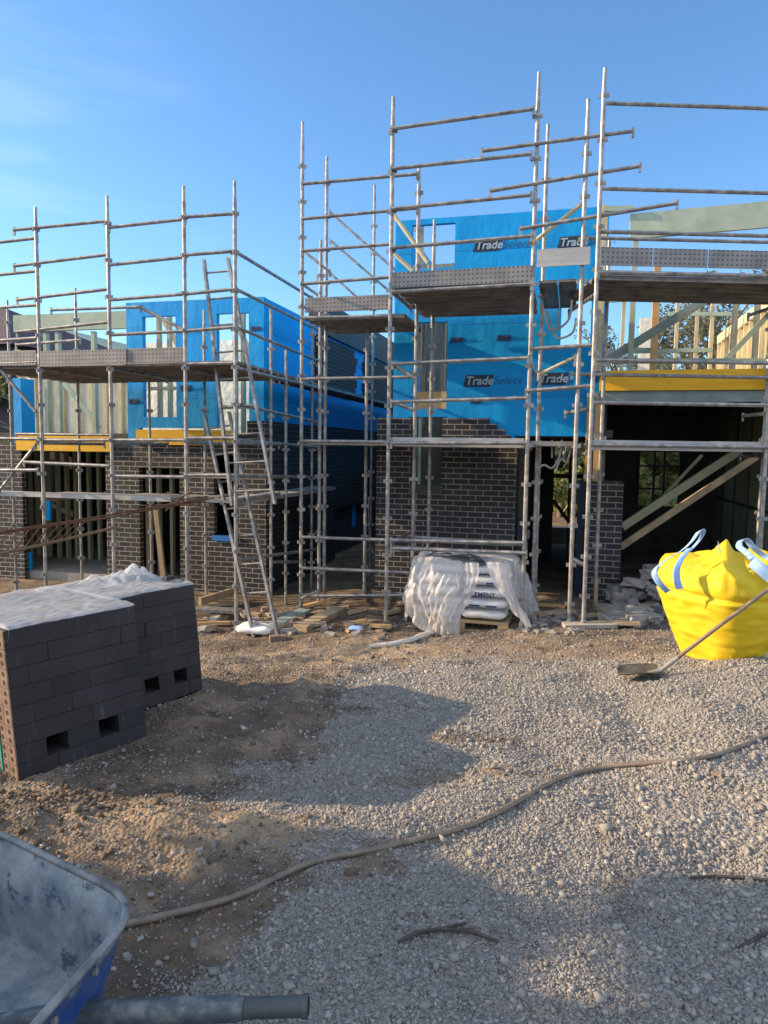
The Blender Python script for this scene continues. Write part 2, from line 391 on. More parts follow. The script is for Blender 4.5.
BUSH = leaf_mat('bright shrub leaves', (.07, .10, .03), (.18, .21, .07), (.34, .36, .15))

# ------------------------------------------------------------------ ground sheet
def axis(lo, hi, step, far, g=1.18):
    a = list(np.arange(lo, hi+1e-6, step)); s = step
    while a[-1] < far: s *= g; a.append(a[-1]+s)
    b = []; x = lo; s = step
    while x > -far: s *= g; x -= s; b.append(x)
    return b[::-1]+a
xs = axis(-4.6, 5.4, .045, 900); ys = axis(1.2, 11, .045, 900)
verts = [(x, y, gz(x, y)) for y in ys for x in xs]; nx = len(xs)
faces = [(j*nx+i, j*nx+i+1, (j+1)*nx+i+1, (j+1)*nx+i) for j in range(len(ys)-1) for i in range(nx-1)]
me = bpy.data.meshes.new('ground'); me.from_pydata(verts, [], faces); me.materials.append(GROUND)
at_ = me.attributes.new('gravel', 'FLOAT', 'POINT')
at_.data.foreach_set('value', [grav(x, y) if abs(x) < 9 and y < 14 else .2 for y in ys for x in xs])
def sand(x, y):  # pale sand, its golden tone also puts sunlight into the lit strip
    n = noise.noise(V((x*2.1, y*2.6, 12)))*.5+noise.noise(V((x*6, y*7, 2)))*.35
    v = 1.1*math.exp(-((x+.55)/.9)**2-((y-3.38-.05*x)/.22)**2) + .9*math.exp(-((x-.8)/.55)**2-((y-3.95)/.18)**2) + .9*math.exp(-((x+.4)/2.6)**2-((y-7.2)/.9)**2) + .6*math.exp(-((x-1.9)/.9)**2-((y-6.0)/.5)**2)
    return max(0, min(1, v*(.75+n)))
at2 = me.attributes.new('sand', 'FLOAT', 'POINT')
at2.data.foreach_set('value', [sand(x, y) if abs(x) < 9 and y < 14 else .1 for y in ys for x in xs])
me.polygons.foreach_set('use_smooth', [True]*len(faces))
tag(link('ground', me), kind='structure')

# scattered stones (uncountable)
IC = bmesh.new(); bmesh.ops.create_cube(IC, size=1.28); bmesh.ops.triangulate(IC, faces=IC.faces[:])
icv = np.array([v.co[:] for v in IC.verts]); icf = np.array([[v.index for v in f.verts] for f in IC.faces]); IC.free()
def stones(name, P, rad, material, sink=.25, flat=.75):
    n = len(P); nv = len(icv); nf = len(icf)
    vv = icv[None]*(1+rng.uniform(-.50, .28, (n, nv, 1)))
    vv = vv*rng.uniform(.65, 1.25, (n, 1, 3))*np.array([1, 1, flat])
    a = rng.uniform(0, 6.283, n); b = rng.uniform(-1.2, 1.2, n)
    ca, sa, cb, sb = np.cos(a), np.sin(a), np.cos(b), np.sin(b)
    x, y, z = vv[..., 0], vv[..., 1], vv[..., 2]
    y, z = y*cb[:, None]-z*sb[:, None], y*sb[:, None]+z*cb[:, None]
    x, y = x*ca[:, None]-y*sa[:, None], x*sa[:, None]+y*ca[:, None]
    vv = np.stack([x, y, z], -1)*rad[:, None, None] + P[:, None, :]
    vv[..., 2] += (rad*sink)[:, None]
    ff = icf[None]+(np.arange(n)*nv)[:, None, None]
    me = bpy.data.meshes.new(name); me.vertices.add(n*nv); me.vertices.foreach_set('co', vv.reshape(-1).astype(np.float32))
    me.loops.add(n*nf*3); me.loops.foreach_set('vertex_index', ff.reshape(-1).astype(np.int32))
    me.polygons.add(n*nf); me.polygons.foreach_set('loop_start', np.arange(0, n*nf*3, 3, dtype=np.int32))
    me.update(calc_edges=True); me.materials.append(material)
    t = me.attributes.new('tone', 'FLOAT', 'POINT'); t.data.foreach_set('value', np.repeat(np.clip(rng.normal(.48, .15, n), 0, 1), nv).astype(np.float32))
    return tag(link(name, me), kind='stuff')
pts = []; rad = []
def scatter(n, d0, d1, rmed, dens_pow=1.0, base=.08):
    k = 0
    while k < n:
        d = math.sqrt(random.uniform(d0*d0, d1*d1)); x = random.uniform(-.60, .60)*d
        g = grav(x, d)
        if random.random() > base+(1-base)*g**dens_pow: continue
        big = 1+.55*ss(.7, 2.0, x)*ss(5.0, 3.2, d)
        r = rmed*math.exp(random.gauss(0, .46))*big
        pts.append((x, d, gz(x, d))); rad.append(min(r, .026)); k += 1
scatter(105000, 2.1, 4.2, .0044)
scatter(75000, 4.0, 6.6, .0054)
scatter(12000, 6.4, 9.6, .0075, base=.25)
scatter(3500, 2.2, 6.5, .0115, base=.10)
tag(stones('gravel', np.array(pts), np.array(rad), STONE, .12, .8), 'grey crushed stone strewn over the driveway', 'gravel')
pts = []; rad = []
while len(pts) < 2600:
    d = random.uniform(2.6, 7.5); x = random.uniform(-.6, .2)*d
    if random.random() < grav(x, d)+.1: continue
    near = math.exp(-((x+1.75)/.5)**2-((d-3.5)/.35)**2)
    r = .0065*math.exp(random.gauss(0, .55))*(1+1.0*near)
    if near < .15 and random.random() < .3: continue
    pts.append((x, d, gz(x, d))); rad.append(min(r, .035))
for k in range(500):
    x = random.gauss(-1.7, .30); d = random.gauss(3.55, .14); pts.append((x, d, gz(x, d))); rad.append(min(.032, .0075*math.exp(random.gauss(0, .6))))
tag(stones('dirt_clods', np.array(pts), np.array(rad), CLOD, .1, .7), 'brown lumps of dry soil beside the brick packs', 'soil')
for k, (px, py, r) in enumerate(((184, 856, .022), (152, 897, .024), (606, 830, .03), (372, 812, .03))):
    p = on_ground(px, py)
    st = stones('rock', np.array([[p.x, p.y, gz(p.x, p.y)]]), np.array([r]), STONE, .3); del st['kind']
    tag(st, ['small pale rounded rock on the sandy strip behind the wheelbarrow', 'larger tan rock near the left end of the hose',
             'pale rock in the gravel on the right', 'single grey rock just above the hose'][k], 'rock')

# ------------------------------------------------------------------ houses
def studs(parent, m, name, v, z0, z1, us, w=.045, dp=.09):
    for u in us: MB().hbox(u-w/2, u+w/2, v, v+dp, z0, z1).build(name, m, parent)
def logo(parent, px, py, v, scale=1.0, faint=False):
    p = on_v(px, py, v)
    s = .175*scale
    mb = MB(); sh = .25*s
    w = 2.35*s
    o = p
    mb.quad(o+F*0-D*.006, o+F*w-D*.006, o+F*(w+sh)+V((0, 0, s))-D*.006, o+F*sh+V((0, 0, s))-D*.006)
    mb.quad(o+F*0-D*.001, o+F*sh-D*.001+V((0, 0, s)), o+F*(w+sh)+V((0, 0, s))-D*.001, o+F*w-D*.001)
    lg = mb.build('printed_logo', INKL if faint else INK, parent)
    for txt, du, mt in (('Trade', .18*s, INK if faint else WHITEI), ('Select', w+.22*s, INK)):
        c = bpy.data.curves.new('lettering', 'FONT'); c.body = txt; c.size = s*.98; c.shear = .22; c.offset = .004 if txt == 'Trade' else 0; c.extrude = .001
        if txt == 'Select': c.fill_mode = 'FRONT'; c.offset = -.0035
        t = bpy.data.objects.new('tmp', c); COL.objects.link(t)
        bpy.context.view_layer.update()
        me = bpy.data.meshes.new_from_object(t.evaluated_get(bpy.context.evaluated_depsgraph_get()))
        bpy.data.objects.remove(t); me.materials.clear(); me.materials.append(mt); me.name = 'lettering'
        M = Matrix((( F.x, 0, -D.x, 0), (F.y, 0, -D.y, 0), (0, 1, 0, 0), (0, 0, 0, 1)))
        me.transform(Matrix.Translation(o+F*du+V((0, 0, s*.20))-D*.009-origin(lg.parent)) @ M)
        t2 = link('lettering', me, lg)
        t2.location = (0, 0, 0)

WV = 11.2                     # shared facade plane
# ---- left town house -----------------------------------------------------
UC = Uof(266, 400, WV)
base = H(UC-3, WV, -.65)
LH = thing('town_house', 'left town house under construction, dark brick below blue wrapped upper storey with garage opening', 'house', base)
ULEFT = UC-8.2; ZF = Zof(150, 446, WV); ZB = -.75
g_op = rect(WV, 24, 452, 107, 640); g_op = (g_op[0], g_op[1], ZB-.1, g_op[3])
w1 = rect(WV, 140, 468, 180, 592); w2 = rect(WV, 214, 455, 234, 540)
ZTOPC = Zof(255, 421, WV)
notch = (ULEFT-1, Uof(247, 430, WV), ZF, ZTOPC+1)
mb = wall_cells(MB(), 'u', WV, WV+.11, ULEFT, UC, ZB, ZTOPC, [g_op, w1, w2, notch])
mb.build('brick_wall', BRICK, LH)
# side wall brick, lower + racked upper with toothed gap
VS2 = on_u(317, 400, UC).dot(D); VEND = WV+9.2
ZRIM = Zof(266, 296, WV)
holes = [(WV, VS2, ZTOPC, 9), (VS2-.01, VEND, ZTOPC+.02, 3.08)]
tg0 = on_u(357, 380, UC).dot(D); tg1 = on_u(363, 380, UC).dot(D)
zz = ZTOPC+.15; k = 0
zlow = on_u(340, 405, UC).z
while zz < ZRIM:
    o = .12*(k % 3); holes.append((tg0-.22+o, tg1+.3-o*.8, zz, zz+.172)); zz += .172; k += 1
so = rect(WV, 0, 0, 0, 0)
sg0 = on_u(335, 560, UC).dot(D); sg1 = on_u(372, 560, UC).dot(D)
holes.append((sg0, sg1, on_u(350, 588, UC).z-.4, on_u(350, 505, UC).z))
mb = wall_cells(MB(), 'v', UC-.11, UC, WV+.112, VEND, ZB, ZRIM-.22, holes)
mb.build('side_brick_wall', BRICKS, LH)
# blue wrapped upper storey
WVB = WV+.05
wa = rect(WVB, 143, 316, 176, 417); wb = rect(WVB, 217, 313, 249, 437); wb = (wb[0], wb[1], wb[2], wb[3])
UB0 = Uof(127, 370, WVB)
mb = wall_cells(MB(), 'u', WVB, WVB+.1, UB0, UC-.06, ZF+.003, ZRIM, [wa, wb, (Uof(140, 440, WVB), Uof(249, 440, WVB), ZF-1, Zof(190, 428, WVB))])
MB().hbox(Uof(13, 400, WVB), Uof(21, 400, WVB), WVB, WVB+.35, ZF+.01, Zof(17, 378, WVB)).build('building_wrap', WRAP, LH)
WL = mb.build('building_wrap', WRAP, LH)
mb = MB(); mb.box_axes(H(UC-.162, WVB+.101, ZF), F*.1, D*(VEND-WVB-.2), V((0, 0, ZRIM-ZF-.004)))
mb.build('side_building_wrap', WRAP, LH)
logo(WL, 250, 331, WVB, .42, True); logo(WL, 128, 404, WVB, .5, True); logo(WL, 179, 391, WVB, .55, True)
# parapet at the rear, dark
mb = MB(); mb.hbox(UC-.3, UC+.02, VS2+.3, VEND+.5, ZRIM-.16, ZRIM+.52); mb.build('parapet', DARKROOF, LH)
# beams
def hb(name, m, x0, y0, x1, y1, v, dv, parent):
    a = rect(v, x0, y0, x1, y1); return MB().hbox(a[0], a[1], v, v+dv, a[2], a[3]).build(name, m, parent)
p0 = on_v(138, 427, WV-.06); p1 = on_v(214, 446, WV-.06)
MB().hbox(Uof(138, 436, WV), Uof(232, 436, WV), WV-.06, WV-.003, Zof(180, 445, WV), Zof(180, 430, WV)).build('laminated_beam', LVL, LH)
hb('laminated_beam', LVL, 16, 436, 112, 451, WV-.05, .047, LH)
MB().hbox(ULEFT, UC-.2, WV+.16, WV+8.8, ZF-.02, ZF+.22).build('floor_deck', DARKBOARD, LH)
hb('top_beam', TIMBERG, 13, 313, 127, 330, WV+.1, .09, LH)
studs(LH, TIMBERG, 'wall_stud', WV+.12, ZF+.22, Zof(60, 331, WV), [Uof(x, 380, WV) for x in (41, 53, 89)], .07)
# window frames (bright timber inside openings)
for (a, xs_) in ((wa, (.18, .5)), (wb, (.3, .55))):
    mb = MB()
    for q in xs_:
        u = a[0]+(a[1]-a[0])*q; mb.hbox(u-.03, u+.03, WV+.35, WV+.44, a[2], a[3]+.2)
    mb.hbox(a[0]-.1, a[1]+.1, WV+.36, WV+.43, a[2]+.5, a[2]+.56)
    mb.beam(H(a[0]-.1, WV+.9, a[3]+.1), H(a[1]+.2, WV+.9, a[2]+.3), .05, .09)
    mb.build('window_studwork', TIMBER, LH)
VB = WV+2.3
z_t0, z_t1 = Zof(20, 350, VB), Zof(127, 376, VB)
u0, u1 = Uof(16, 400, VB), Uof(130, 400, VB)
mb = MB(); n = 26
def sheet(uu, vv):
    u = u0+(u1-u0)*uu; zt = z_t0+(z_t1-z_t0)*uu; z = ZF+.2+(zt-ZF-.2)*vv
    return H(u, VB+.14+.03*math.sin(uu*38)+.03*noise.noise(V((u*3, z*3, 0))), z)
mb.grid(sheet, 60, 20); mb.build('insulated_wall', FOIL, LH, smooth=True, solid=.02)
mb = MB()
for i in range(8):
    u = u0+(u1-u0)*(i+.3)/8; zt = z_t0+(z_t1-z_t0)*(i+.3)/8; mb.hbox(u-.045, u+.045, VB, VB+.09, ZF+.2, zt)
mb.beam(H(u0, VB+.04, z_t0), H(u1, VB+.04, z_t1), .09, .05)
mb.build('insulated_wall_stud', TIMBER, LH)
MB().beam(on_v(60, 378, WV+1), on_v(100, 427, WV+1), .045, .09).build('timber_brace', TIMBERG, LH)
# back wall inside seen through the two windows
mb = MB(); mb.hbox(Uof(130, 380, WV+2.2), UC-.3, WV+2.2, WV+2.26, ZF+.22, ZRIM-.35); mb.build('inner_wall', FOIL, LH)
# ground floor interior
mb = MB()
mb.hbox(ULEFT, UC-.2, WV+4.5, WV+4.6, ZB, ZF-.03); mb.hbox(Uof(112, 500, WV), Uof(112, 500, WV)+.1, WV+.12, WV+4.5, ZB, ZF-.03)
mb.hbox(ULEFT, ULEFT+.1, WV+.12, WV+4.4, ZB, ZF-.03); mb.build('inner_lining', DARKBOARD, LH)
studs(LH, OLIVE, 'inner_stud', WV+1.6, ZB+.1, ZF-.1, [Uof(x, 500, WV+1.6) for x in (29, 36, 47, 57, 66, 75, 88, 98)], .06)
studs(LH, OLIVE, 'inner_stud', WV+.5, ZB+.1, ZF-.1, [Uof(x, 500, WV+.5) for x in (147, 158, 171)], .06)
MB().hbox(ULEFT, UC-.15, WV+.115, WV+8.6, ZB, -.5).build('floor_slab', CONC, LH)
MB().hbox(UC-.2, UC-.15, sg0-.1, sg1+.1, ZB, on_u(350, 505, UC).z+.05).build('opening_shade_board', DARKROOF, LH)  # dark board added in the opening, stands for its shaded inside
MB().hbox(UC-.14, UC-.12, sg0+.55*(sg1-sg0), sg0+.63*(sg1-sg0), on_u(350, 530, UC).z, on_u(350, 506, UC).z).build('blue_wrap_strip', WRAP, LH)
MB().hbox(UC+.02, UC+3.6, VEND-.3, VEND-.1, ZB, 3.2).build('gap_shade_screen', DARKROOF, LH)  # dark screen added across the end of the gap to deepen its shade
hb('window_sill', BLUEEDGE, 212, 536, 236, 541, WV-.03, .14, LH)
hb('blue_wrap_strip', WRAP, 24, 552, 31, 592, WV+.12, .05, LH)
hb('blue_wrap_strip', WRAP, 44, 500, 50, 520, WV+.3, .05, LH)
hb('timber_post', TIMBERW, 146, 505, 151, 590, WV+.14, .09, LH)
mb = MB().beam(on_v(156, 510, WV-.4), on_v(166, 600, WV-.4), .05, .09); mb.build('timber_prop', TIMBERW, LH)

# ---- right town house -----------------------------------------------------
UL = Uof(376, 500, WV); UBL = Uof(393, 350, WV)
RH = thing('town_house', 'right town house under construction, dark brick and blue wrap beside a garage with yellow beam', 'house', H(UL+3, WV, -.4))
ZB2 = -.6
UR = Uof(516, 500, WV); ZBT = Zof(450, 418, WV)
win = rect(WV, 411, 395, 442, 487); win = (win[0], win[1], win[2], 9)
hs = [win]
st = .086
for k, px in enumerate((489, 497, 505, 511)):
    hs.append((Uof(px, 425, WV), UR+1, ZBT-.086*(k+1)+.002, ZBT+1))
mb = wall_cells(MB(), 'u', WV, WV+.11, UL, UR, ZB2, ZBT, hs); mb.build('brick_wall', BRICK, RH)
mb = wall_cells(MB(), 'v', UL, UL+.11, WV+.112, WV+8, ZB2, ZBT, []); mb.build('side_brick_wall', BRICK, RH)
hb('window_sill', DARKBOARD, 409, 485, 443, 494, WV-.03, .12, RH)
WVR = WV+.06
UBR = Uof(604, 350, WVR)
ZTL = Zof(395, 221, WVR); ZTR = Zof(600, 204, WVR)
hw = rect(WVR, 412, 222, 455, 268); hm = rect(WVR, 413, 322, 447, 409); hr = rect(WVR, 561, 300, 591, 347); hd = rect(WVR, 516, 436, 590, 700)
hw = (hw[0], hw[1], hw[2], hw[3]-.03)
ZBB = Zof(550, 436, WVR)
mb = wall_cells(MB(), 'u', WVR, WVR+.09, UBL, UBR, ZBT-.5, ZTL, [hw, hm, hr, (Uof(515, 430, WVR), UBR+1, -2, ZBB), (win[0]-.05, win[1]+.05, -2, ZBT+.02)])
WR = mb.build('building_wrap', WRAP, RH)
MB().box_axes(H(UBL+.001, WVR+.092, ZBT), F*.09, D*8, V((0, 0, ZTL-ZBT-.01))).build('side_building_wrap', WRAP, RH)
logo(WR, 473, 252, WVR); logo(WR, 557, 249, WVR, .98); logo(WR, 463, 387, WVR, 1.05); logo(WR, 536, 385, WVR, 1.05); logo(WR, 449, 343, WVR, .5, True); logo(WR, 496, 341, WVR, .5, True); logo(WR, 470, 404, WVR, .4, True)
# torn wrap edge / window frame inside upper opening
studs(RH, TIMBER, 'window_stud', WV+.2, ZTL-2.3, ZTL-.02, [hw[0]+.12]); MB().hbox(hw[0], hw[1], WV+.3, WV+.38, hw[2]+.04, hw[2]+.12).build('window_rail', TIMBER, RH)
# mid opening: studs and board
studs(RH, TIMBER, 'window_stud', WV+.5, ZBT-.4, hm[3]+.3, [hm[0]+q for q in (.06, .22, .4)], .07)
MB().hbox(hm[0]-.1, hm[1]+.1, WV+1.3, WV+1.34, ZBT-.4, hm[3]+.6).build('inner_board', TIMBER, RH)
MB().hbox(hm[0], hm[1], WV+.12, WV+.16, hm[2], hm[2]+.28).build('plywood_panel', PLYO, RH)
MB().hbox(win[0]+.16, win[1], WV+.16, WV+.2, win[2], ZBT-.1).build('window_board', noisy('dark green board', (.035, .05, .04), (.06, .075, .06), 3), RH)
studs(RH, TIMBERG, 'window_stud', WV+.1, ZBT-2, ZBT+.1, [win[0]+.05, win[0]+.12])
# doorway and hall
uD0, uD1 = Uof(516, 500, WV), Uof(590, 500, WV)
mb = MB()
mb.hbox(uD0+.02, uD0+.14, WV+.13, WV+6, ZB2, ZBB); 
mb.hbox(Uof(553, 500, WV+4)-.9, Uof(553, 500, WV+4), WV+4, WV+4.1, ZB2, ZBB)
mb.hbox(uD0, uD1+.3, WV+.2, WV+6, ZBB-.02, ZBB+.1)
mb.hbox(uD1+.02, uD1+.12, WV+.5, WV+6, ZB2, ZBB-.03)
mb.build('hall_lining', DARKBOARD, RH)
mb = MB(); mb.hbox(uD0+.03, uD0+.2, WV+.02, WV+.12, Zof(520, 545, WV), Zof(520, 520, WV)); mb.hbox(uD1-.18, uD1-.08, WV+.04, WV+.1, ZB2, Zof(580, 480, WV)); mb.build('wrap_offcut', INK, RH)
studs(RH, DARKBOARD, 'hall_stud', WV+3.3, ZB2, ZBB-.05, [Uof(569, 500, WV+3.2)], .05)
mb = MB(); mb.hbox(Uof(545, 500, WV+3.2), uD1, WV+3.2, WV+3.29, Zof(560, 478, WV+3.2), Zof(560, 474, WV+3.2))
mb.build('hall_rail', DARKBOARD, RH); MB().beam(on_v(553, 500, WV+3.45), on_v(569, 522, WV+3.45), .04, .07).build('hall_brace', DARKBOARD, RH)
ZS = Zof(550, 600, WV)
MB().hbox(uD0+.145, uD1+.01, WV+.12, WV+7, ZS-.3, ZS).build('hall_slab', CONC, RH)
hb('rear_ledge', CONC, 540, 528, 592, 546, WV+6.2, .3, RH)
# brick pier + post
PV = 10.85
pr = rect(PV, 588, 482, 621, 620)
MB().hbox(pr[0], pr[1], PV, PV+.45, -.6, pr[3]).build('brick_pier', BRICK2, RH)
for x in (586, 594):
    a = rect(PV+.1, x, 395, x+6.5, 482); MB().hbox(a[0], a[1], PV+.1, PV+.2, pr[3]+.002, a[3]).build('timber_post', TIMBERO, RH)
# garage: beams, floor, lining
GU0, GU1 = Uof(600, 380, PV), 3.1
bm_ = rect(PV, 600, 373, 690, 392)
ZFL = Zof(690, 369.5, PV); ZFB = Zof(690, 390, PV)
GUE = GU1+.35
mb = MB().hbox(GU0, GUE, PV, PV+.06, ZFB, ZFL); mb.build('laminated_beam', LVL, RH)
MB().hbox(GU0, GUE, PV+.07, PV+.2, ZFB-.16, ZFB-.004).build('steel_beam', STEELG, RH)
MB().hbox(GU0, GUE, PV+.062, WV+6, ZFB+.004, ZFL-.01).build('floor_deck', DARKBOARD, RH)
BV = WV+5.8
ZG = -.42
gw = rect(BV, 638, 452, 679, 506)
mb = wall_cells(MB(), 'u', BV, BV+.1, uD1+.13, GU1, ZG-.2, ZFB, [gw]); mb.hbox(uD1+.13, uD1+.2, PV+.5, BV-.002, ZG-.2, ZFB)
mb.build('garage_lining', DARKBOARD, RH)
mb = wall_cells(MB(), 'v', GU1, GU1+.1, PV+.3, BV+.1, ZG-.2, ZFB, [])
mb.build('side_lining', OLIVE, RH)
mb = MB()
for i in range(5): v = PV+.9+i*1.1; mb.hbox(GU1-.02, GU1-.003, v, v+.05, ZG, ZFB)
mb.hbox(GU1-.022, GU1-.003, PV+.3, BV, .95, 1.0); mb.build('side_stud', DARKBOARD, RH)
mb = MB()
for q in (0, .38, .62, 1): u = gw[0]+(gw[1]-gw[0])*q; mb.hbox(u-.022, u+.022, BV-.1, BV-.002, gw[2], gw[3])
for q in (.32, .74): z = gw[2]+(gw[3]-gw[2])*q; mb.hbox(gw[0], gw[1], BV-.08, BV-.02, z-.02, z+.02)
mb.build('window_frame', DARKBOARD, RH)
MB().hbox(uD1+.2, GU1-.001, PV-.5, BV-.001, ZG-.3, ZG).build('garage_slab', noisy('pale new slab', (.38, .36, .33), (.50, .48, .45), 3, .9), RH)
MB().beam(on_v(620, 547, PV+.4), on_v(757, 456, PV+.8), .05, .10).build('timber_prop', TIMBERW, RH)
MB().beam(on_v(622, 527, PV+1.2), on_v(740, 450, PV+1.8), .05, .13).build('dark_prop', OLIVE, RH)
MB().beam(on_v(655, 505, PV+2), on_v(702, 455, PV+2), .03, .05).build('dark_prop', OLIVE, RH)
# upper open framing
mb = MB()
zt = Zof(633, 240, PV)
def fstud(x, v, y0, y1, w, nm, m):
    p = on_v(x, (y0+y1)/2, v); a = MB().hbox(p.dot(F)-w/2, p.dot(F)+w/2, v, v+.09, ZFL, Zof(x, y0, v)); return a.build(nm, m, RH)
fstud(601, PV+.02, 205, 372, .10, 'wall_stud', TIMBER); fstud(633, PV+.02, 238, 372, .075, 'wall_stud', TIMBERG); fstud(656, PV+2.0, 250, 372, .11, 'wall_stud', TIMBERO)
for x, v in ((623, 16), (677, 16.5), (697, 16.5), (712, 16), (735, 11.6), (757, 11.6)):
    fstud(x, v, 285, 372, .07, 'wall_stud', TIMBER)
a0 = on_v(633, 214, PV+.01); a1 = on_v(633, 239, PV+.01); 
mb = MB(); mb.beam(on_v(630, 227, PV), on_v(900, 203, PV), .06, .34); mb.build('roof_beam', TIMBERG, RH)
MB().beam(on_v(604, 209, PV-.05), on_v(634, 209, PV-.05), .06, .07).build('top_plate', TIMBERG, RH)
MB().beam(on_v(606, 361, PV+.12), on_v(712, 296, PV+.12), .05, .12).build('timber_brace', STEELG, RH)
MB().beam(on_v(724, 362, PV+.12), on_v(790, 292, PV+.12), .04, .07).build('timber_brace', TIMBERG, RH)
for (x0, y0, x1, y1, v) in ((606, 352, 712, 350, 13.8), (668, 314, 732, 314, 15), (606, 301, 690, 297, 15.9), (606, 361, 800, 361, PV+.1), (630, 350, 652, 350, 13)):
    MB().beam(on_v(x0, y0, v), on_v(x1, y1, v), .05, .07).build('nogging', TIMBERG, RH)
mb = MB(); ztp = on_u(740, 322, GU1).z
mb.hbox(GU1+.06, GU1+.1, PV+.3, BV+.6, ZFL, ztp); mb.build('inner_wall', FOIL, RH)
mb = MB(); v = PV+.35
while v < BV+.6: mb.hbox(GU1-.03, GU1+.058, v, v+.045, ZFL, ztp-.14); v += .42
mb.build('inner_wall_stud', TIMBER, RH)
MB().hbox(GU1-.035, GU1+.12, PV+.3, BV+.6, ztp-.13, ztp+.06).build('inner_wall_plate', TIMBER, RH)
mb = MB(); mb.hbox(Uof(640, 320, BV+.4), Uof(657, 320, BV+.4), BV+.4, BV+.45, ZFL, Zof(650, 318, BV+.4)); mb.build('rear_panel', FOIL, RH)

# neighbour at far left
nb = thing('neighbour_house', 'dark neighbouring house with dark hipped roof at the left edge', 'house', H(-15, 17, -.6))
VN = 16.5; un = Uof(12, 340, VN); zn = Zof(6, 346, VN)
MB().hbox(un-9, un, VN, VN+8, -.7, zn).build('wall', DARKROOF, nb)
mb = MB(); a, b, c, d = H(un-9.3, VN-.4, zn), H(un+.35, VN-.4, zn), H(un+.35, VN+8.3, zn), H(un-9.3, VN+8.3, zn); r0, r1 = H(un-5.2, VN+4, zn+1.9), H(un-3.8, VN+4, zn+1.9)
mb.quad(a, b, r1, r0); mb.quad(b, c, r1); mb.quad(c, d, r0, r1); mb.quad(d, a, r0); mb.quad(d, c, b, a)
mb.build('roof', noisy('dark purple roof tiles', (.035, .025, .032), (.07, .05, .06), 5, .8), nb)
# pale shed roof gable behind left house
nb2 = thing('neighbour_house', 'pale green gabled house behind the left town house', 'house', H(-12, 30, -.6))
VN = 24; mb = MB()
q = [on_v(x, y, VN) for x, y in ((50, 440), (150, 440), (150, 372), (60, 328), (50, 328))]
mb.quad(*q); mb.quad(*[p+D*6 for p in q[::-1]])
for i in range(5): a, b = q[i], q[(i+1) % 5]; mb.quad(b, a, a+D*6, b+D*6)
mb.build('wall', noisy('pale green cladding', (.30, .36, .28), (.38, .44, .34), 2, .8), nb2)
mb = MB(); mb.beam(q[3]+V((0, 0, .08))+F*-.3-D*0, q[2]+V((0, 0, .08))+F*.4, .4, .12); mb.build('barge_board', TIMBERG, nb2)

# ------------------------------------------------------------------ scaffolds
def station(root, px, py, v, ytop, ybot=None, r=.0265, name='standard', u=None):
    p = on_v(px, py, v); zt = on_v(px, ytop, v).z
    zb = gz(p.x, p.y)-.01 if ybot is None else on_v(px, ybot, v).z
    mb = MB(); mb.tube([(p.x, p.y, zb), (p.x, p.y, zt-.22), (p.x, p.y, zt-.21), (p.x, p.y, zt)], [r, r, r*.8, r*.8], 10)
    z = math.ceil((zb+.1)/.495)*.495 + (hash((px, ytop)) % 7)*.0
    while z < zt-.25:
        for ax in (F, D):
            mb.box_axes(V((p.x, p.y, z-.022))-ax*.062-ax.cross(V((0, 0, 1)))*.007, ax*.124, ax.cross(V((0, 0, 1)))*.014, V((0, 0, .05)))
        z += .495
    o = mb.build(name, GALV, root)
    if ybot is None:
        MB().box_axes(V((p.x-.075, p.y-.075, zb+.002)), (.15, 0, 0), (0, .15, 0), (0, 0, .012)).tube([(p.x, p.y, zb+.012), (p.x, p.y, zb+.09)], r*1.35, 8).build('base_plate', GALV2, o)
    return p
def rod(root, a, b, name='ledger', r=.0245, m=None, hook=True):
    a = V(a); b = V(b); mb = MB().tube([a, b], r, 8)
    if hook:
        d = (b-a).normalized()
        for e, s in ((a, 1), (b, -1)):
            mb.box_axes(e-d*.012-V((0, 0, .075))-d.cross(V((0, 0, 1)))*.012, d*.03, d.cross(V((0, 0, 1)))*.024, V((0, 0, .115)))
    return mb.build(name, m or GALV, root)
def bar(root, x0, y0, x1, y1, v, **k): return rod(root, on_v(x0, y0, v), on_v(x1, y1, v), **k)
def barl(root, x0, y0, x1, v, ext=0, **k):   # level bar: height from first end
    a = on_v(x0, y0, v); b = on_v(x1, y0, v); b = H(b.dot(F), v, a.z); return rod(root, a, b, **k)
def bard(root, x0, y0, x1, y1, u, **k): return rod(root, on_u(x0, y0, u), on_u(x1, y1, u), **k)
def plank(root, o, d, w, l, m=None, name='deck_plank', dep=.06):
    """steel plank: thin top, two flanges and end caps; o corner, d long direction, w across"""
    mb = MB(); d = V(d); w = V(w); up = V((0, 0, 1))
    mb.box_axes(o+up*(dep-.006), d, w, up*.006)
    wn = w.normalized()
    mb.box_axes(o, d, wn*.012, up*(dep-.007)); mb.box_axes(o+w-wn*.012, d, wn*.012, up*(dep-.007))
    n = max(1, int(d.length/1.1)); dn = d.normalized()
    for i in range(n+1): mb.box_axes(o+dn*((d.length-.02)*i/n)+wn*.013+up*.03, dn*.02, wn*(w.length-.026), up*.02)
    return mb.build(name, m or GALV2, root)
def deck(root, u0, u1, v0, v1, z, along='u'):
    t = v0 if along == 'u' else u0; e = v1 if along == 'u' else u1
    while t+.2 <= e+.03:
        dz = random.uniform(-.004, .004)
        if along == 'u': plank(root, H(u0, t, z+dz), F*(u1-u0), D*.225, 0)
        else: plank(root, H(t, v0, z+dz), D*(v1-v0), F*.225, 0)
        t += .24
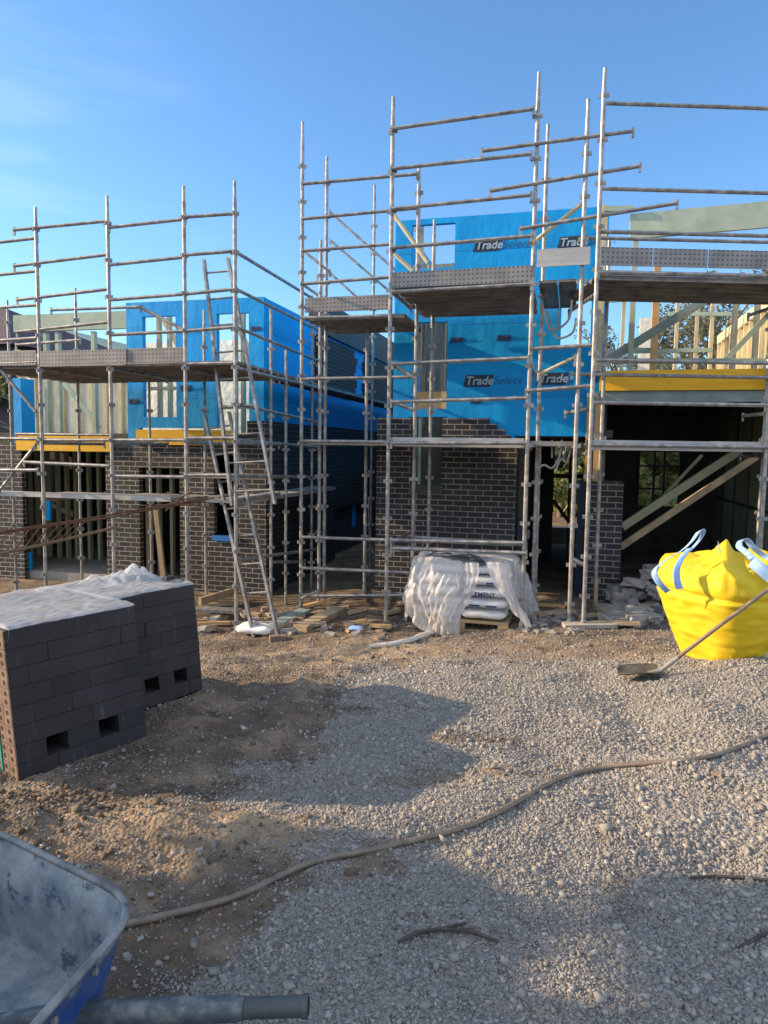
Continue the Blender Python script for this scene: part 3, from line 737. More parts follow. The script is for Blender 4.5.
def toe(root, x0, x1, v, yb, yt, xm=None, m=None):
    xm = xm or (x0+x1)/2; z0, z1 = Zof(xm, yb, v), Zof(xm, yt, v)
    mb = MB(); u0, u1 = Uof(x0, (yb+yt)/2, v), Uof(x1, (yb+yt)/2, v)
    mb.hbox(u0, u1, v, v+.006, z0, z1); mb.hbox(u0, u1, v+.007, v+.03, z1-.012, z1); mb.hbox(u0, u1, v-.014, v-.001, z0, z0+.025)
    return mb.build('toe_board', m or TOE, root)

# --- left scaffold
VL = 8.78; VLB = 10.25
SL = thing('scaffold', 'galvanised scaffold with long deck in front of the left town house', 'scaffold', H(-6, VL, -.65))
for x, y, yt in ((38, 300, 207), (109, 300, 196), (185, 330, 186), (235.5, 400, 181)): station(SL, x, y, VL, yt)
station(SL, -34, 300, VL, 215)
for x, yt in ((79, 288), (205, 310), (150, 380), (12, 300)): station(SL, x, 450, VLB, yt, r=.023)
US = Uof(235.5, 400, VL)
for x0, y0, x1, y1 in ((14, 230, 107, 221), (-34, 246, 37, 238), (109, 227.5, 185, 219), (14, 266, 108, 254.5), (-34, 278, 37, 271), (109, 265, 185, 257), (17, 300, 109, 289), (-34, 310, 37, 305), (109, 300, 185, 294),
                       (185, 217, 235, 213.5), (185, 255, 235, 251), (185, 294, 235, 289), (185, 331, 235, 327), (17, 332, 109, 322), (-34, 343, 37, 338), (109, 335, 185, 331),
                       (-34, 438, 38, 439), (38, 440, 185, 440), (185, 438, 235, 438), (-34, 470, 38, 470), (24, 462, 110, 466), (111, 476, 185, 477), (185, 475, 235, 475),
                       (-34, 365, 38, 362), (38, 366, 185, 364), (185, 364, 235, 363)): bar(SL, x0, y0, x1, y1, VL)
for x0, y0, x1, y1 in ((51, 310, 140, 307), (16, 434, 112, 435), (16, 345, 80, 340), (79, 440, 205, 440), (79, 496, 205, 498), (12, 366, 205, 372)): bar(SL, x0, y0, x1, y1, VLB)
for x0, y0, x1, y1 in ((140, 307, 186, 331), (-10, 357, 36, 412), (-6, 497, 36, 445)): bar(SL, x0, y0, x1, y1, VL+.05, name='brace')
ZD = Zof(109, 367, VL)
ua, ub, uc, ud = Uof(-34, 360, VL), Uof(38, 360, VL), Uof(109, 360, VL), Uof(185, 360, VL)
for (q0, q1) in ((ua, ub-.01), (ub+.01, uc-.01), (uc+.01, US-.02)): deck(SL, q0, q1, VL+.05, 11.05, ZD)
toe(SL, -34, 36, VL-.02, 366, 351); toe(SL, 40, 126, VL-.035, 366, 350); toe(SL, 112, 185, VL-.02, 364, 348)
# transoms under deck + lower lifts
for x in (38, 109, 185, 235.5):
    u = Uof(x, 360, VL)
    for yy in (368, 443, 500): z = Zof(x, yy, VL); rod(SL, H(u, VL, z), H(u, VLB, z), name='transom')
# lower platform planks at y~497
zl = Zof(109, 500, VL)
for (x0, x1, vv, mm) in ((-34, 41, VL+.06, GALVP), (43, 168, VL+.06, GALVP), (43, 168, VL+.3, GALV2), (112, 200, VL+.55, GALV2)):
    plank(SL, H(Uof(x0, 500, VL), vv, zl), F*(Uof(x1, 500, VL)-Uof(x0, 500, VL)), D*.225, 0, mm)
plank(SL, H(Uof(190, 475, VL), VL+.1, Zof(190, 478, VL)), F*.5, D*.3, 0, GALV, dep=.03)
# side return along the left house flank (towards the back)
for v, yt in ((10.25, 170), (11.5, 0), (12.6, 0), (14.0, 0)): pass
usd = US
for px, pt in ((271, 309), (286, 350), (312, 322), (319, 244)):
    p = on_u(px, 450, usd); zt = on_u(px, pt, usd).z
    mb = MB().tube([(p.x, p.y, -.66), (p.x, p.y, zt)], .023, 8)
    z = -.1
    while z < zt-.1:
        for ax in (F, D): mb.box_axes(V((p.x, p.y, z-.02))-ax*.06-ax.cross(V((0, 0, 1)))*.007, ax*.12, ax.cross(V((0, 0, 1)))*.014, V((0, 0, .045)))
        z += .495
    mb.build('standard', GALV, SL)
for x0, y0, x1, y1 in ((236, 252, 312, 298), (236, 289, 318, 330), (236, 327, 318, 361), (237, 404, 318, 422), (237, 440, 318, 447), (237, 476, 318, 477), (237, 368, 318, 388), (237, 560, 318, 549)): bard(SL, x0, y0, x1, y1, usd)
deck(SL, US-.5, US-.03, 11.1, 19.5, ZD, 'v')
zq = on_u(236, 506, usd).z
for i in range(2): plank(SL, H(US-.5+.24*i, VL+.1, zq), D*4.2, F*.225, 0, GALVP)
bard(SL, 272, 562, 305, 562, usd)

# --- middle scaffold
VMF = 9.13; VMB = 9.95
SM = thing('scaffold', 'tall galvanised scaffold bay projecting in front of the middle blue wrapped wall', 'scaffold', H(-.5, VMF, -.45))
for x, y, v, yt in ((390.5, 300, VMF, 97), (532, 300, VMF, 73), (302, 300, VMB, 122), (417, 300, VMB, 168), (326, 300, VMB+.7, 157), (320, 400, VMB+.25, 240), (431, 400, VMB+.75, 220), (543, 280, VMB-.1, 125), (581, 300, VMF-.02, 100), (366, 450, VMB+1.0, 325), (374, 250, 12.8, 185), (538, 500, VMB+.3, 440)):
    station(SM, x, y, v, yt)
for x0, y0, x1, y1 in ((391, 129, 533, 109), (391, 169, 531, 154), (391, 209, 531, 195), (391, 248, 531, 236),
                       (482, 151, 633, 131), (490, 191, 640, 166), (520, 229, 677, 203), (392, 364, 528, 358), (391, 402, 527, 398), (391, 548, 526, 553), (526, 391, 591, 386), (531, 349, 592, 345),
                       (391, 292, 531, 284), (391, 443, 527, 443), (391, 540, 524, 543)): bar(SM, x0, y0, x1, y1, VMF-.04)
for x0, y0, x1, y1 in ((302, 184, 417, 174), (302, 219, 417, 208), (302, 251, 392, 244), (302, 284, 392, 277), (302, 379, 415, 377), (302, 441, 392, 442), (302, 537, 415, 541), (302, 568, 417, 573), (302, 318, 391, 316), (415, 537, 526, 545), (302, 596, 417, 595)): bar(SM, x0, y0, x1, y1, VMB-.03)
for x0, y0, x1, y1, v in ((392, 212, 428, 263, VMF+.3), (392, 252, 413, 271, VMF+.3), (392, 364, 416, 379, VMF+.3), (392, 402, 415, 410, VMF+.3), (330, 212, 395, 270, 12.2), (330, 240, 395, 296, 12.2), (329, 272, 360, 300, 12.2), (535, 241, 583, 203, VMF+.3), (302, 250, 330, 272, VMB+.3), (302, 284, 322, 298, VMB+.3), (300, 599, 318, 591, VMB-.2), (538, 375, 575, 357, VMB-.3)):
    bar(SM, x0, y0, x1, y1, v, name='brace', m=TIMBER if (x0, y0) in ((392, 212), (392, 252), (535, 241), (538, 375)) else GALV, r=.026 if x0 in (392, 535) else .021)
ZM = Zof(455, 286, VMF)-.02
u0, u1 = Uof(391, 290, VMF), Uof(531, 282, VMF)
deck(SM, u0+.01, u1-.01, VMF+.05, 11.05, ZM)
toe(SM, 393, 532, VMF-.03, 285, 269, 460)
ul, ur = Uof(303, 315, VMB), Uof(392, 315, VMB)
ZM2 = Zof(350, 319, VMB)
deck(SM, ul+.01, u0-.02, VMB+.05, 11.3, ZM2); toe(SM, 305, 390, VMB-.02, 311, 296, 350)
# lift one deck
for i in range(8): plank(SM, H(u0, VMF+.03+.24*i, Zof(455, 447, VMF)), F*(u1-u0-.03), D*.225, 0, GALVP if i == 0 else GALV2, dep=.12 if i == 0 else .07)
for i in range(5): plank(SM, H(ul, VMB+.03+.24*i, Zof(350, 445, VMB)), F*(ur-ul), D*.225, 0, GALVP if i == 0 else GALV2, dep=.07)
for x, v in ((391, VMF), (531, VMF)):
    u = Uof(x, 290, v)
    for yy in (291 if x < 500 else 284, 445, 364, 544): z = Zof(x, yy, v); rod(SM, H(u, v, z), H(u, v+1.2, z), name='transom')
# hop-up bay between the tall standards
toe(SM, 537, 590, VMF-.08, 266, 248, m=GALVP)
deck(SM, Uof(536, 290, VMF)+.02, Uof(578, 290, VMF), VMF+.2, 11.0, Zof(556, 281, VMF), 'v')
for i in range(3): plank(SM, H(Uof(530, 440, VMF), VMF+.1+.25*i, Zof(555, 446, VMF)), F*.55, D*.225, 0, GALV2)
# the tied bent tubes below the hop-up deck
for (a, b, c) in (((541, 300), (556, 330), (572, 300)), ((548, 310), (562, 338), (576, 318)), ((536, 470), (552, 468), (562, 440)), ((556, 470), (566, 462), (572, 442))):
    P = [on_v(*a, VMF+.15), on_v((a[0]+b[0])/2, b[1]-3, VMF+.15), on_v(*b, VMF+.15), on_v(c[0]-3, (b[1]+c[1])/2+4, VMF+.15), on_v(*c, VMF+.15)]
    MB().tube(smooth_path(P), .014, 8).build('bent_tube', GALV2, SM)
for (x, y0, y1) in ((552, 458, 440), (558, 330, 310)): rod(SM, on_v(x, y0, VMF+.2), on_v(x, y1, VMF+.2), name='short_tube', r=.012, hook=False, m=GALV2)
bar(SM, 571, 558, 586, 566, VMF, name='brace', r=.03)

# --- right scaffold (faces the garage, slightly turned)
SR = thing('scaffold', 'galvanised scaffold with perforated toe board across the garage opening at right', 'scaffold', V((3.6, 8.75, -.3)))
def bay(px, py, yd):
    return at(px, py, yd)
YR = 8.7
def station_y(px, py, y, ytop, r=.026):
    p = at(px, py, y); zt = at(px, ytop, y).z; zb = gz(p.x, p.y)-.01
    mb = MB().tube([(p.x, p.y, zb), (p.x, p.y, zt-.22), (p.x, p.y, zt-.21), (p.x, p.y, zt)], [r, r, r*.8, r*.8], 10); z = .12
    while z < zt-.25:
        for ax in (F, D): mb.box_axes(V((p.x, p.y, z-.022))-ax*.064-ax.cross(V((0, 0, 1)))*.007, ax*.128, ax.cross(V((0, 0, 1)))*.014, V((0, 0, .05)))
        z += .495
    o = mb.build('standard', GALV, SR)
    MB().box_axes(V((p.x-.075, p.y-.075, zb+.002)), (.15, 0, 0), (0, .15, 0), (0, 0, .012)).tube([(p.x, p.y, zb+.012), (p.x, p.y, zb+.09)], r*1.35, 8).build('base_plate', GALV2, o)
    return p
pA = station_y(596, 300, YR, 68); pB = station_y(769, 400, 8.78, 140); pC = station_y(762, 470, 9.75, 300)
pD = station_y(603, 400, 9.8, 240)
ex = (pB-pA); ex.z = 0; ex.normalize(); ey = V((-ex.y, ex.x, 0))
def ry(py): return at(690, py, 8.74).z
def rbar(py, off=0, r=.0245, x0=0, x1=None, m=None, name='ledger'):
    z = ry(py); L = (pB-pA).length; x1 = L+.5 if x1 is None else x1
    a = V((pA.x, pA.y, z))+ex*x0+ey*off; b = V((pA.x, pA.y, z))+ex*x1+ey*off
    return rod(SR, a, b, r=r, m=m, name=name)
for py in (106, 191, 234): rbar(py)
rbar(362, -.03); rbar(368, .9); rbar(404); rbar(216, .95, x0=.1); rbar(275, -.03, .028); rbar(446, -.03, .026); rbar(448, 1.0)
Lb = (pB-pA).length+.5
zd = ry(281)
o = V((pA.x, pA.y, zd))+ex*.02+ey*.05
for i in range(5): plank(SR, o+ey*.24*i, ex*Lb, ey*.225, 0)
zt0, zt1 = ry(268), ry(249.5)
for i, (a, b) in enumerate(((.03, .66), (.665, 1.33), (1.335, Lb))):
    MB().box_axes(V((pA.x, pA.y, zt0))+ex*a-ey*.02, ex*(b-a-.004), ey*.006, V((0, 0, zt1-zt0))).build('toe_board', TOE, SR)
zl = ry(451)
for i in range(4): plank(SR, V((pA.x, pA.y, zl))+ex*.02+ey*(.03+.24*i), ex*Lb, ey*.225, 0, GALVP if i == 0 else GALV2, dep=.12 if i == 0 else .07)
tb = MB()
for x, y in ((2.0, .05), (1.55, .3)): tb.box_axes(V((pA.x, pA.y, zl+.085))+ex*x+ey*y, ex*.75, ey*.2, V((0, 0, .045)))
for i, (x, y, l, lab) in enumerate(((1.55, .05, 1.0, 'front pale timber board lying on the right scaffold platform'), (1.42, .3, 1.1, 'rear pale timber board lying on the right scaffold platform'))):
    q = V((pA.x, pA.y, zl+.083))+ex*x+ey*y
    b = MB().box_axes(q, ex*l, ey*.2, V((0, 0, .04))).build('timber_board', TIMBER, None, loc=q); tag(b, lab, 'board')
for x in (0, (pB-pA).length):
    for py in (296, 455, 410): a = V((pA.x, pA.y, ry(py)))+ex*x; rod(SR, a, a+ey*1.1, name='transom')

# ------------------------------------------------------------------ ladders
def ladder(tl, tr, bl, br, label, n):
    r = thing('ladder', label, 'ladder', (bl+br)/2)
    for a, b in ((bl, tl), (br, tr)): MB().beam(a, b, .065, .034, up=V(F)).build('stile', GALV, r)
    for i in range(n):
        t = (i+.5)/n; MB().tube([bl.lerp(tl, t), br.lerp(tr, t)], .014, 8).build('rung', GALV, r)
vT, vB_ = VL+.05, VL+.65
ladder(on_v(204, 260, VL+.5), on_v(228, 258, VL+.5), on_v(232, 506, VL-.12), on_v(275, 504, VL-.12), 'upper aluminium ladder leaning up past the left scaffold deck', 9)
pl, pr_ = on_v(254, 614, VL-.25), on_v(278, 630, VL-.25)
pl.z = gz(pl.x, pl.y); pr_.z = gz(pr_.x, pr_.y)
ladder(on_v(205, 416, VL+.45), on_v(229, 412, VL+.45), pl, pr_, 'lower aluminium ladder standing on the ground at the corner of the left scaffold', 8)

# ------------------------------------------------------------------ brick packs
LEAN = V((-.085, .02, 0))
def lean(mb, z0):
    for p in mb.v: p += LEAN*max(0, p.z-z0)
    return mb
def pack(B, e1, L, W, Hh, label, nrow=8, holes=((.16, .30), (.50, .64))):
    e1 = V(e1).normalized(); e2 = V((-e1.y, e1.x, 0)); A = V((B[0], B[1], 0))-e1*L; A.z = gz(A.x, A.y)-.02
    r = thing('brick_pack', label, 'brick pack', A)
    mb = MB(); rh = Hh/nrow; up = V((0, 0, 1))
    hz0, hz1 = rh*.95, rh*2.0
    for k in range(nrow):
        z0 = k*rh; n = max(3, round(L/.235)); xo = 0
        cuts = [0]; x = .115 if k % 2 else .235
        while x < L-.06: cuts.append(x+random.uniform(-.004, .004)); x += .235
        cuts.append(L)
        if k in (1,):
            cuts = [0, holes[0][0], holes[0][1], holes[1][0], holes[1][1], L]
        for i in range(len(cuts)-1):
            if k == 1 and i in (1, 3): continue
            nw = 4
            for j in range(nw):
                w0 = W*j/nw
                jx, jy = random.uniform(-.0025, .0025), random.uniform(-.005, .003)
                m = 0
                mb.box_axes(A+e1*(cuts[i]+.0004)+e2*(w0+.001+jy)+up*(z0+.001), e1*(cuts[i+1]-cuts[i]-.0005), e2*(W/nw-.002), up*(rh-.0025), m)
    lean(mb, A.z).build('brick_stack', PACK, r, bevel=.0014)
    # cored end face
    mb = MB(); hb_ = MB()
    for k in range(nrow):
        n = 11
        for j in range(n):
            w0 = W*j/n; wj = W/n
            mb.box_axes(A-e1*.012+e2*(w0+.002)+up*(k*rh+.003), e1*.009, e2*(wj-.004), up*(rh-.006), 0)
            for q in (.25, .5, .75) if False else (.28, .72):
                c = A-e1*.0135+e2*(w0+wj/2)+up*(k*rh+rh*q); pts = [c+(e2*math.cos(a)+up*math.sin(a))*.015 for a in [i*math.pi/4 for i in range(8)]]
                mb.quad(*pts[::-1], m=1)  # flat dark discs stand for the shade inside the core holes
    lean(mb, A.z).build('cored_end_faces', [PACKEND, HOLE_SHADE], r)
    for w in (.16, .42, .68):
        s = MB(); s.box_axes(A-e1*.018+e2*w, e1*.003, e2*.016, up*(Hh+.002)); s.box_axes(A-e1*.018+e2*w+up*(Hh+.002), e1*(L+.02), e2*.016, up*.003); lean(s, A.z).build('strap', STRAP, r)
    return A, e1, e2
B1 = on_ground(147, 737); B2 = on_ground(203, 690)
A1, e1, e2 = pack(B1, (.60, .80, 0), .82, .95, .88, 'front charcoal brick pack with green straps, nearest the wheelbarrow', holes=((.17, .30), (.50, .63)))
A2, f1, f2 = pack(B2, (.56, .83, 0), .82, .72, .82, 'rear charcoal brick pack standing behind the front one', holes=((.30, .42), (.56, .68)))
def film(A, e1, e2, L, W, Hh, label, seed, crump, over=False):
    def fn(a, b):
        x = -.012+a*(L+.018); y = -.006+b*(W+.015)
        z = Hh+.014 + .006*noise.noise(V((x*4, y*7, seed)))+.010*abs(noise.noise(V((x*3+y*2, y*14-x*4, seed+3))))+.006*noise.noise(V((x*8+y*9, y*26-x*14, seed+6)))
        for (cx, cy, s, h) in crump:
            k = math.exp(-((x-cx)/s)**2-((y-cy)/s)**2); z += h*k*(.6+.8*abs(noise.noise(V((x*13, y*13, seed+5)))))
        if over and a < .16: x = -.02-.03*(.16-a)/.16; z = Hh+.012-(.16-a)/.16*(.30+.06*noise.noise(V((y*6, 2, seed))))
        elif a < .03: z = Hh-.05-.05*noise.noise(V((y*6, 2, seed)))
        if b < .02: z -= .012
        return A+e1*x+e2*y+V((0, 0, z))+LEAN*z
    q = A+V((0, 0, Hh))+LEAN*Hh; o = MB().grid(fn, 70, 70).build('plastic_sheet', FILM, None, smooth=True, loc=q)
    return tag(o, label, 'plastic sheet')
film(A1, e1, e2, .82, .95, .88, 'white plastic sheet lying on top of the front brick pack', 1, [])
film(A2, f1, f2, .82, .72, .82, 'crumpled white plastic sheet on top of the rear brick pack', 9, [(.50, .50, .10, .07), (.64, .44, .11, .11), (.36, .58, .08, .06)], True)
q = A2+f1*.70+f2*.16+V((0, 0, .845))+LEAN*.84
b = MB().box_axes(q, f1*.08, f2*.06, V((0, 0, .03))).build('brick_piece', PACK, None, loc=q, bevel=.006); tag(b, 'broken brick piece weighing down the plastic on the rear brick pack', 'brick')

# ------------------------------------------------------------------ bulk bag
BP = V((at(727, 650, 6.25).x, 6.25, 0)); BP.z = gz(BP.x, BP.y)-.03
bag = thing('bulk_bag', 'big yellow bulk bag with blue lifting loops at right', 'bulk bag', BP)
def sq(th, n=3.2):
    c, s = math.cos(th), math.sin(th); return (abs(c)**n+abs(s)**n)**(-1/n)
def prof(t):   # (radius, z)
    K = [(0, .28, 0), (.04, .335, .012), (.12, .365, .09), (.3, .42, .24), (.5, .47, .40), (.68, .515, .55), (.75, .53, .60), (.80, .515, .625), (.88, .53, .68), (.95, .50, .78), (1, .43, .86)]
    for a, b in zip(K, K[1:]):
        if t <= b[0]: q = (t-a[0])/(b[0]-a[0]); return a[1]+(b[1]-a[1])*q, a[2]+(b[2]-a[2])*q
    return K[-1][1:]
ROT = R(20)
def bagpt(a, t):
    th = 2*math.pi*a; r, z = prof(t); n = noise.noise(V((math.cos(th)*2, math.sin(th)*2, z*2)))
    f = sq(th, 3.4)
    r *= f*(1+.03*n)
    # horizontal slump creases and vertical gathers
    r += (.005*noise.noise(V((math.cos(th)*1.6, math.sin(th)*1.6, z*22)))+.006*noise.noise(V((math.cos(th)*5, math.sin(th)*5, z*9+4))))*ss(.02, .15, z)
    up = ss(.58, .85, z)
    g = noise.noise(V((th*3.1, z*3, 6)))
    r += up*(.06*g+.014*math.sin(th*17+z*9+3*g)+.03*noise.noise(V((th*9, z*5, 1)))); z += up*(.10*noise.noise(V((math.cos(th)*2.6, math.sin(th)*2.6, 11))))
    crease = math.exp(-((z-.62)/.02)**2); r -= .02*crease
    return BP+V((math.cos(th+ROT)*r, math.sin(th+ROT)*r, z))
MB().grid(bagpt, 160, 60, wrap=True).build('bag_body', BAGY, bag, smooth=True)
def bagtop(a, t):
    th = 2*math.pi*a; p = bagpt(a, 1.0); c = BP+V((-.03, 0, .80)); q = p.lerp(c, t)
    q.z += .08*math.sin(t*math.pi)*(1+1.2*noise.noise(V((math.cos(th)*2*(1-t), math.sin(th)*2*(1-t), 4)))) + .06*(1-t)*t*math.sin(th*9)
    q.z += .16*math.exp(-((q.x-BP.x+.12)/.11)**2-((q.y-BP.y+.12)/.13)**2)
    return q
MB().grid(bagtop, 160, 24, wrap=True).build('gathered_top', BAGY, bag, smooth=True)
# torn corner points
def ribbon(P, w, side, name='lifting_loop', m=BAGB):
    mb = MB(); P = [V(p) for p in P]; n = len(P)
    def cat(t):
        x = t*(n-1); i = min(int(x), n-2); u = x-i
        p0, p1, p2, p3 = P[max(i-1, 0)], P[i], P[i+1], P[min(i+2, n-1)]
        return .5*((2*p1)+(p2-p0)*u+(2*p0-5*p1+4*p2-p3)*u*u+(3*p1-p0-3*p2+p3)*u**3)
    side = V(side).normalized()
    return mb.grid(lambda a, t: cat(t)+side*(a-.5)*w, 3, 36).build(name, m, bag, smooth=True, solid=.005)
yb = BP.y-.5
def bp(x, y, yy): return at(x, y, yy)
ribbon([bp(668, 592, 5.90), bp(659, 583, 5.88), bp(654, 571, 5.9), bp(664, 561, 5.95), bp(682, 550, 5.9), bp(692, 541, 5.85), bp(699, 531, 5.82), bp(703, 532, 5.84), bp(699, 541, 5.9), bp(689, 552, 5.93)], .055, (.5, -.6, .5))
ribbon([bp(680, 589, 5.66), bp(677, 580, 5.655), bp(677, 568, 5.68), bp(683, 556, 5.76), bp(690, 548, 5.86)], .06, (1, .1, .15))
ribbon([bp(766, 572, 5.70), bp(757, 563, 5.74), bp(747, 553, 5.85), bp(739, 546, 6.0), bp(741, 540, 6.1), bp(747, 540, 6.15), bp(753, 547, 6.15), bp(764, 556, 6.15), bp(772, 560, 6.1)], .055, (.7, -.5, .4))
ribbon([bp(752, 561, 5.76), bp(760, 568, 5.70), bp(772, 578, 5.66)], .10, (.4, -.3, .8))
ribbon([bp(722, 562, 6.1), bp(727, 556, 6.12), bp(732, 560, 6.15)], .05, (1, 0, 0))
mb = MB(); c0 = bp(719, 560, 6.0); mb.quad(c0, bp(725, 561, 6.0), bp(718, 541, 6.02)); mb.build('torn_liner', FILM, bag, solid=.003)

# ------------------------------------------------------------------ shovel
hp = on_ground(660, 677); end = at(800, 566, 5.55)
hp.z = gz(hp.x, hp.y)+.05
sv = thing('shovel', 'long handled shovel leaning in the gravel before the yellow bag', 'shovel', V((hp.x, hp.y, gz(hp.x, hp.y))))
MB().tube([hp, hp.lerp(end, .5)+V((0, 0, .008)), end], .0165, 10).build('handle', noisy('worn ash handle', (.10, .075, .055), (.24, .18, .13), 9, .6), sv, smooth=True)
dd = V((hp.x-end.x, hp.y-end.y, 0)).normalized(); sd = V((-dd.y, dd.x, 0))
def blade(a, t):
    w = .135*(1-.12*t) if t < .8 else .119*(1-((t-.8)/.2)**2*.45)
    x = (a-.5)*2; z = .035*(x*x)-.008-.03*t+.012*math.sin(t*3)
    return hp+dd*(.0+t*.33)+sd*x*w+V((0, 0, z-.012))
MB().grid(blade, 14, 18).build('blade', noisy('shovel steel', (.05, .045, .04), (.16, .14, .12), 9, .5, .5), sv, smooth=True, solid=.004)
MB().tube([hp+dd*.10-V((0, 0, .02)), hp, hp.lerp(end, .13)], [.012, .022, .02], 10).build('socket', GALV2, sv)

# ------------------------------------------------------------------ hose, sticks
hp_ = [(118, 928), (132, 925), (165, 919), (200, 911), (230, 902), (250, 893), (275, 880), (300, 868), (325, 861), (350, 856), (375, 851), (400, 845), (425, 840), (450, 833), (470, 827), (490, 818), (510, 808), (530, 796), (545, 786), (560, 779), (580, 773), (600, 769), (625, 766), (650, 764), (680, 762), (700, 760), (720, 755), (740, 748), (768, 736), (800, 720)]
P = []
for x, y in hp_:
    p = on_ground(x, y, .012); p.z = gz(p.x, p.y)+.015; P.append(p)
P = smooth_path([P[0]]+[(P[i-1]+P[i]*2+P[i+1])/4 for i in range(1, len(P)-1)]+[P[-1]])
o = MB().tube(P, .0145, 10).build('hose', HOSE, None, smooth=True, loc=P[len(P)//2]); tag(o, 'dusty brown rubber hose snaking across the gravel', 'hose')
for pts, label in (([(398, 946), (415, 937), (440, 934), (466, 928)], 'dark thin dry stick on the gravel in the foreground'), ([(438, 935), (470, 934), (498, 946)], 'forked bark strip crossing the dark stick in the foreground'),
                   ([(690, 883), (715, 880), (745, 882), (768, 884)], 'dark bark strip on the gravel at the right edge'), ([(738, 952), (752, 945), (770, 935)], 'short grey stick at the right edge near the bottom')):
    P = [on_ground(*q) for q in pts]; P = [V((p.x, p.y, gz(p.x, p.y)+.015)) for p in P]
    n = len(P); o = MB().tube(P, [.003+.005*math.sin(math.pi*(i+.6)/(n+.4)) for i in range(n)], 6).build('stick', noisy('dry bark '+label[:6], (.035, .028, .024), (.10, .08, .065), 12, .9), None, loc=P[1]); tag(o, label, 'stick')

# ------------------------------------------------------------------ wheelbarrow
zr = .62
def planez(px, py, z):
    r = ray(px, py); return CP + r*((z-CAMZ)/r.z)
Ck = planez(143, 903, zr); Ck.z = zr
ea = V((-.86, .51, 0)).normalized(); eb = V((-.22, -.975, 0)).normalized()
T = [Ck, Ck+ea*.80, Ck+ea*.80+eb*.52+V((.0, -.02, 0)), Ck+eb*.66]
wb_ = thing('wheelbarrow', 'blue wheelbarrow with cement crusted tray in the bottom left corner', 'wheelbarrow', V((T[0].x+T[2].x, T[0].y+T[2].y, 0))/2)
cen = sum(T, V())/4
def rim(a):
    t = (a % 1)*4; i = int(t); u = t-i; p = T[i].lerp(T[(i+1) % 4], u)
    # round the corners
    rr = .22
    if u < rr:
        q0 = T[i].lerp(T[i-1], rr*(1-u/rr)*0); pa = T[i].lerp(T[i-1], rr); pb = T[i].lerp(T[(i+1) % 4], rr); s = .5+.5*u/rr
        return pa.lerp(T[i], s).lerp(T[i].lerp(pb, s), s)
    if u > 1-rr:
        j = (i+1) % 4; pa = T[j].lerp(T[i], rr); pb = T[j].lerp(T[(j+1) % 4], rr); s = .5*(u-(1-rr))/rr
        return pa.lerp(T[j], s).lerp(T[j].lerp(pb, s), s)
    return p
bc = cen+ea*.06
def tray(a, t, off=0):
    p = rim(a); b = bc+(p-bc)*.80; b.z = zr-.30
    if t < .7:
        q = t/.7; w = p.lerp(b, q); w.z = zr+(b.z-zr)*(q**1.25)
    else:
        q = (t-.7)/.3; w = b.lerp(V((bc.x, bc.y, zr-.305)), q)
    w = w+V((0, 0, .012*noise.noise(V((w.x*6, w.y*6, 2)))))
    n = (V((w.x, w.y, 0))-V((bc.x, bc.y, 0)))
    return w+n.normalized()*off*(1 if t < .8 else 0)+V((0, 0, -off*.8))
MB().grid(lambda a, t: tray(a, t), 96, 26, wrap=True).build('tray', TRAYIN, wb_, smooth=True)
MB().grid(lambda a, t: tray(a, t, .006), 96, 26, wrap=True).build('tray_shell', TRAYOUT, wb_, smooth=True)
for q in (.80, .86, .92):
    pb = tray(q, .16, .008); MB().tube([pb, pb+V((.009, 0, .002))], .010, 8).build('bolt', GALV2, wb_)
MB().tube([rim(i/96)+V((0, 0, -.002)) for i in range(97)], .011, 8).build('rolled_rim', RIM, wb_, smooth=True)
h1 = planez(308, 1006, .46); h0 = planez(70, 1014, .44)
hd_ = (h1-h0).normalized(); hs_ = V((hd_.y, -hd_.x, 0))
for off in (0, .56):
    b = h0+hs_*off
    MB().tube([b-hd_*.9+V((0, 0, -.14)), b-hd_*.2+V((0, 0, -.03)), b, h1+hs_*off-hd_*.19, h1+hs_*off-hd_*.165], [.026, .029, .031, .031, .027], 14).build('handle_tube', noisy('dark handle tube', (.03, .042, .05), (.075, .095, .105), 14, .55, .1, .003, c3=(.20, .21, .21)), wb_, smooth=True)
    e = h1+hs_*off
    g = MB().tube([e-hd_*.17, e-hd_*.16, e-hd_*.02, e-hd_*.012, e], [.022, .0255, .0255, .029, .029], 16); g.build('grip', GRIP, wb_, smooth=True)
    MB().tube([e-hd_*.001, e+hd_*.003], [.022, .022], 12).build('grip_end', BLACK, wb_)
    lg = b-hd_*.15; MB().tube([lg+V((0, 0, -.03)), V((lg.x+.05, lg.y, gz(lg.x, lg.y)+.03)), V((lg.x-.15, lg.y, gz(lg.x, lg.y)+.01)), b-hd_*.6+V((0, 0, -.1))], .014, 8).build('leg', GALV2, wb_)
wc = h0-hd_*.95+hs_*.28; wc.z = .2
MB().tube([wc+hs_*.05*math.cos(0)+V((0, 0, 0)) for _ in (0,)]+[wc-hs_*.05], .17, 20).build('wheel', BLACK, wb_)

